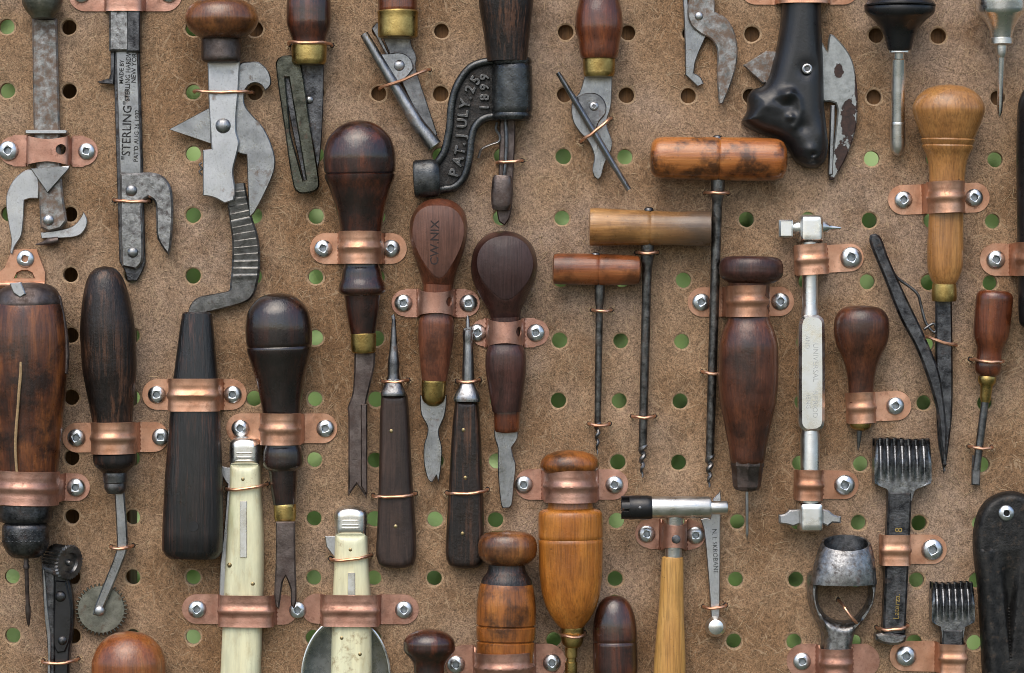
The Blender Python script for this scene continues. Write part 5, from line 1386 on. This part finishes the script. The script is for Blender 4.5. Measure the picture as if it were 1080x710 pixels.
t = Thing('screwdriver', 'little screwdriver with red brown faceted handle and brass collar, far right', 'screwdriver', 1042, 400, 18)
t.part('handle', 'redwood', lambda bm: add_lathe(bm, (1049, 307, 23), (1041, 398, 18), [(307, 13), (309, 17), (314, 19.3), (325, 19.5), (350, 19), (360, 17), (366, 14.5), (372, 13.2), (380, 13.4), (387, 14.2), (393, 13), (397, 9), (398, 7)], 0.85, 36), ang=40)
t.part('collar', 'brass', lambda bm: add_lathe(bm, (1041.5, 395, 18), (1039.5, 424, 16), [(395, 8), (398, 9.6), (403, 9.2), (407, 6.6), (420, 5.6), (424, 4.6)], 0.95, 24))
t.part('shaft', 'dark_steel', lambda bm: add_lathe(bm, (1039.5, 422, 16), (1031, 495, 10), [(422, 4.1), (440, 4.2), (482, 4.2), (495, 4.4)], 0.9, 16))
t.plate('tip', 'dark_steel', [(1027, 480), (1036, 481), (1034.8, 512), (1026, 511.5)], 6.5, 11.5, 1.2, smooth=False)
tie('copper wire round the waist of the little red brown screwdriver', 1026, 379, 1059, 381, 34)
tie('copper wire near the tip of the little red brown screwdriver', 1023, 471, 1047, 472, 17)

t = Thing('tool_handle', 'dark cylindrical tool cut off by the right edge beside the copper strap', 'tool handle', 1098, 220, 22)
t.lv('handle', 'black', [(84, 0), (88, 12), (98, 22), (115, 27), (160, 28), (250, 27), (300, 26), (338, 24.5), (345, 20), (347, 0)], 1100, 1099, 26, flat=0.9)
strap('copper strap at the right edge, its one visible tab left of the dark tool', 1100, 274, 29, 17.5, 53, 62, 60, [(-45.5, 10), (45, 10)], 1, 'bead', 'copper', 2.6, hwt=17)

# bottom right: punches --------------------------------------------------------------
t = Thing('hole_punch', 'forged steel hole punch with open oval mouth and a window in its side', 'punch', 889, 640, 18)
def barrel(bm):
    N = 44
    rows = [(617, 31.5, 35.5, 0), (607, 33, 34, 0), (592, 30, 31.5, 0), (580, 27, 28.5, 0), (574, 25, 26.2, 0), (572.5, 24.2, 25.2, 0), (573, 22.8, 23.2, 1), (582, 22, 22, 1), (610, 22, 21, 1)]
    rs = []
    for y, ry, rx, inn in rows:
        rg = []
        for k in range(N):
            a = 2 * math.pi * k / N
            tilt = 7.5 if y < 590 else 3.0
            sh = max(0.0, (y - 575) / 42.0) * 3.0
            rg.append(bm.verts.new(V((891.5 - sh + (rx - 0) * math.cos(a), y + tilt * math.sin(a) * (1 if y < 605 else 0.35) + (0 if y < 610 else -2), 24 + 0.75 * ry * math.sin(a)))))
        rs.append(rg)
    for a, b in zip(rs[:-1], rs[1:]):
        for k in range(N): bm.faces.new((a[k], b[k], b[(k + 1) % N], a[(k + 1) % N]))
    bm.faces.new(rs[-1])
    bm.faces.ensure_lookup_table()
    for f in bm.faces[-(2 * N + 1):]: f.material_index = 1
t.part('mouth', ['forged', 'black_steel'], barrel, ang=45)
frame = [(853.5, 606), (860, 603), (888, 606), (918, 603), (924, 608), (924, 622), (920, 640), (910, 657), (902, 668), (898, 690), (897, 722), (866, 722), (866.5, 692), (868, 676), (866, 664), (858, 648), (853.5, 632), (852.5, 616)]
win = [(863, 618), (872, 616), (890, 617), (908, 616), (917, 618), (917, 630), (911, 643), (901, 653), (891, 656), (880, 654), (871, 648), (864, 636)]
t.part('frame', 'forged', lambda bm: add_puff(bm, sm(frame), 10, 22, 9, 2.6, None, [sm(win)], 2.0), ang=45)
tw = tie('copper wire loop through the window of the forged hole punch', 885.5, 634, 906, 660, 30)
strap('copper strap round the stem of the hole punch at the bottom edge', 881.5, 699, 17.5, 15, 36, 50, 48, [(-34, 9.5)], 0, 'bead', 'old_copper', 3.0, hwt=18)

def texture_tool(label, x, y, w, hh, xa, ya, xb, yb, ws, n, g=None):
    t = Thing('leather_stamp', label, 'stamping tool', x, y, 16, 'comb-headed stamping tools')
    def comb(bm):
        C_ = n * 12
        ys = [0.0, 0.02, 0.05, 0.09, 0.13, 0.16, 0.19, 0.25, 0.32, 0.4, 0.48, 0.56, 0.64, 0.72, 0.8, 0.88, 0.94, 0.98, 1.01, 1.05, 1.10, 1.2, 1.3]
        W = [(0, 0.98), (0.5, 1.0), (0.88, 1.0), (0.94, 0.97), (0.98, 0.86), (1.01, 0.72), (1.05, 0.54), (1.10, ws / w * 1.12), (1.2, ws / w * 1.03), (1.3, ws / w)]
        def wid(v):
            for (a_, p_), (b_, q_) in zip(W[:-1], W[1:]):
                if v <= b_: return p_ + (q_ - p_) * (v - a_) / (b_ - a_)
            return W[-1][1]
        prev = None
        for v in ys:
            row = []
            for c in range(C_ + 1):
                u = c / C_; tt = (u * n) % 1.0; k_ = abs(tt - 0.5) * 2          # 1 in the gap, 0 on the ridge
                q = max(0.0, 1 - v / 0.86)
                h_ = 11 + 9 * min(1, v / 0.5) + 8.5 * (q ** 0.8) * max(0.0, 1 - (k_ / 0.78)) ** 0.7
                if v <= 0.15 and k_ > 0.66 and 0 < c < C_: h_ = 3.0
                e_ = min(u, 1 - u)
                if e_ < 0.07: h_ += 3.5 * (1 - e_ / 0.07) * (1 if v < 0.95 else 0) - (7 if e_ < 0.004 else 0)
                if v == 0.0: h_ -= 3.0
                yy = y + hh * v + (2.0 * math.sin(u * 7 + x) * (1 - v) if v < 0.1 else 0) * 0.4
                row.append(bm.verts.new(V((x + (xa - x) * max(0, v - 0.9) / 0.4 + (u - 0.5) * w * wid(v), yy, h_))))
            row.insert(0, bm.verts.new(V((x + (xa - x) * max(0, v - 0.9) / 0.4 - 0.5 * w * wid(v), y + hh * v, 4))))
            row.append(bm.verts.new(V((x + (xa - x) * max(0, v - 0.9) / 0.4 + 0.5 * w * wid(v), y + hh * v, 4))))
            if prev:
                for i in range(len(row) - 1): bm.faces.new((prev[i], row[i], row[i + 1], prev[i + 1]))
            else: first = row
            prev = row
        b0 = [bm.verts.new(Vector((q_.co.x, -4 * S, q_.co.z))) for q_ in first]
        for i in range(len(first) - 1): bm.faces.new((first[i], first[i + 1], b0[i + 1], b0[i]))
    t.part('comb_head', 'comb_steel', comb, ang=30)
    sh_ = t.plate('shank', 'black_steel', [(xa - ws / 2, ya), (xa + ws / 2, ya), (xb + ws / 2 - 0.6, yb), (xb - ws / 2 + 0.6, yb)], 5, 21, 2.2, smooth=False)
    return t, sh_
t, sh_ = texture_tool('comb-headed leather stamp, larger of two, with black engraved shank and mushroomed end', 951.5, 462.5, 61, 50, 949, 518, 942.5, 668, 25, 8)
t.text([dict(body='Laterza.', size=8.5, x=944.5, y=652, rot=87, h=21.1, depth=0.1), dict(body='8', size=11, x=947.5, y=561, rot=88, h=21.1, depth=0.1)], 'brass', sh_)
t.plate('struck_end', 'forged', [(923, 668), (930, 666), (945, 667), (955, 669), (954, 675), (946, 678.5), (932, 677.5), (923, 673.5)], 3, 24, 2.5, ang=40)
tie('copper wire round the lower shank of the larger comb-headed stamp', 926, 663, 958, 660, 25)
strap('copper strap with one tab across the larger comb-headed stamp shank', 944, 580, 15.5, 16, 26, None, 56, [(40.5, 11.5)], 0.5, 'bead', 'copper', 4, hwt=15.5)
t, sh_ = texture_tool('comb-headed leather stamp, smaller of two, at the bottom edge', 1004.5, 614.5, 46, 44, 1004.5, 663, 1003.5, 740, 23, 7)
strap('copper strap with one tab to the left holding the smaller comb-headed stamp', 1004, 694, 14.5, 15, 26, 64, None, [(-47, 11)], 1, 'bead', 'copper', 4, hwt=16)

t = Thing('iron_bracket', 'black iron piece with a long V-shaped groove, screwed on in the bottom right corner', 'iron piece', 1060, 620, 12)
ir = [(1031, 546), (1040, 530), (1052, 522), (1064, 519), (1076, 520), (1095, 530), (1103, 560), (1100, 640), (1096, 740), (1038, 740), (1037, 706), (1033, 630), (1027.5, 573)]
def vg(x, y):
    if y < 580: return 0
    cx_ = 1064.5; hw_ = max(0.0, (700 - y) / 120 * 13)
    d = abs(x - cx_)
    z = 0
    if y < 700: z = -13 * max(0.0, min(1.0, (hw_ - d) / 6.0)) * min(1, (y - 580) / 70)
    return z + 2.5 * math.exp(-((x - 1041 - (y - 600) * 0.06) / 6) ** 2)
t.puff('body', 'black_iron', ir, 6, 14, 8, step=1.9, extra=vg)
t.part('screw', ['zinc', 'recess'], lambda bm: add_screw(bm, 1060, 541, 20, 8.5, 0.2))

# hole-shade discs painted dark, and torn fibres, where the ties go through the board
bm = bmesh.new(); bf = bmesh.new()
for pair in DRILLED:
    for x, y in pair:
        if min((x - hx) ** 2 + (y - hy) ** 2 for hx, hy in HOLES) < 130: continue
        r_ = random.uniform(2.3, 3.1)
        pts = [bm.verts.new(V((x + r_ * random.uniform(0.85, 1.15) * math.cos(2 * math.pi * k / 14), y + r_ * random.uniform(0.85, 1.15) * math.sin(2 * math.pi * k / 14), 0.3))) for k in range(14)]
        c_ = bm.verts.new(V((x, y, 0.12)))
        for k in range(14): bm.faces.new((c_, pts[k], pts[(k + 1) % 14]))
        for k in range(34):
            a = random.uniform(0, 2 * math.pi); q = r_ * random.uniform(0.85, 1.3); L = random.uniform(1.2, 4.0); w_ = random.uniform(0.25, 0.5); da = random.uniform(-0.9, 0.9)
            p0 = (x + q * math.cos(a), y + q * math.sin(a)); p1_ = (p0[0] + L * math.cos(a + da), p0[1] + L * math.sin(a + da))
            nx, ny = -math.sin(a + da) * w_, math.cos(a + da) * w_
            h_ = random.uniform(0.3, 1.6)
            bf.faces.new([bf.verts.new(V(p)) for p in ((p0[0] + nx, p0[1] + ny, 0.4), (p0[0] - nx, p0[1] - ny, 0.4), (p1_[0] - nx * 0.3, p1_[1] - ny * 0.3, h_), (p1_[0] + nx * 0.3, p1_[1] + ny * 0.3, h_))])
link_mesh('hole_shade_discs', bm, 'cavity_shade', Vector((0, 0, 0)), board, 0)
fz = link_mesh('torn_fibres', bf, 'fibre', Vector((0, 0, 0)), board, 0)
fz['kind'] = 'stuff'
bpy.context.view_layer.update()
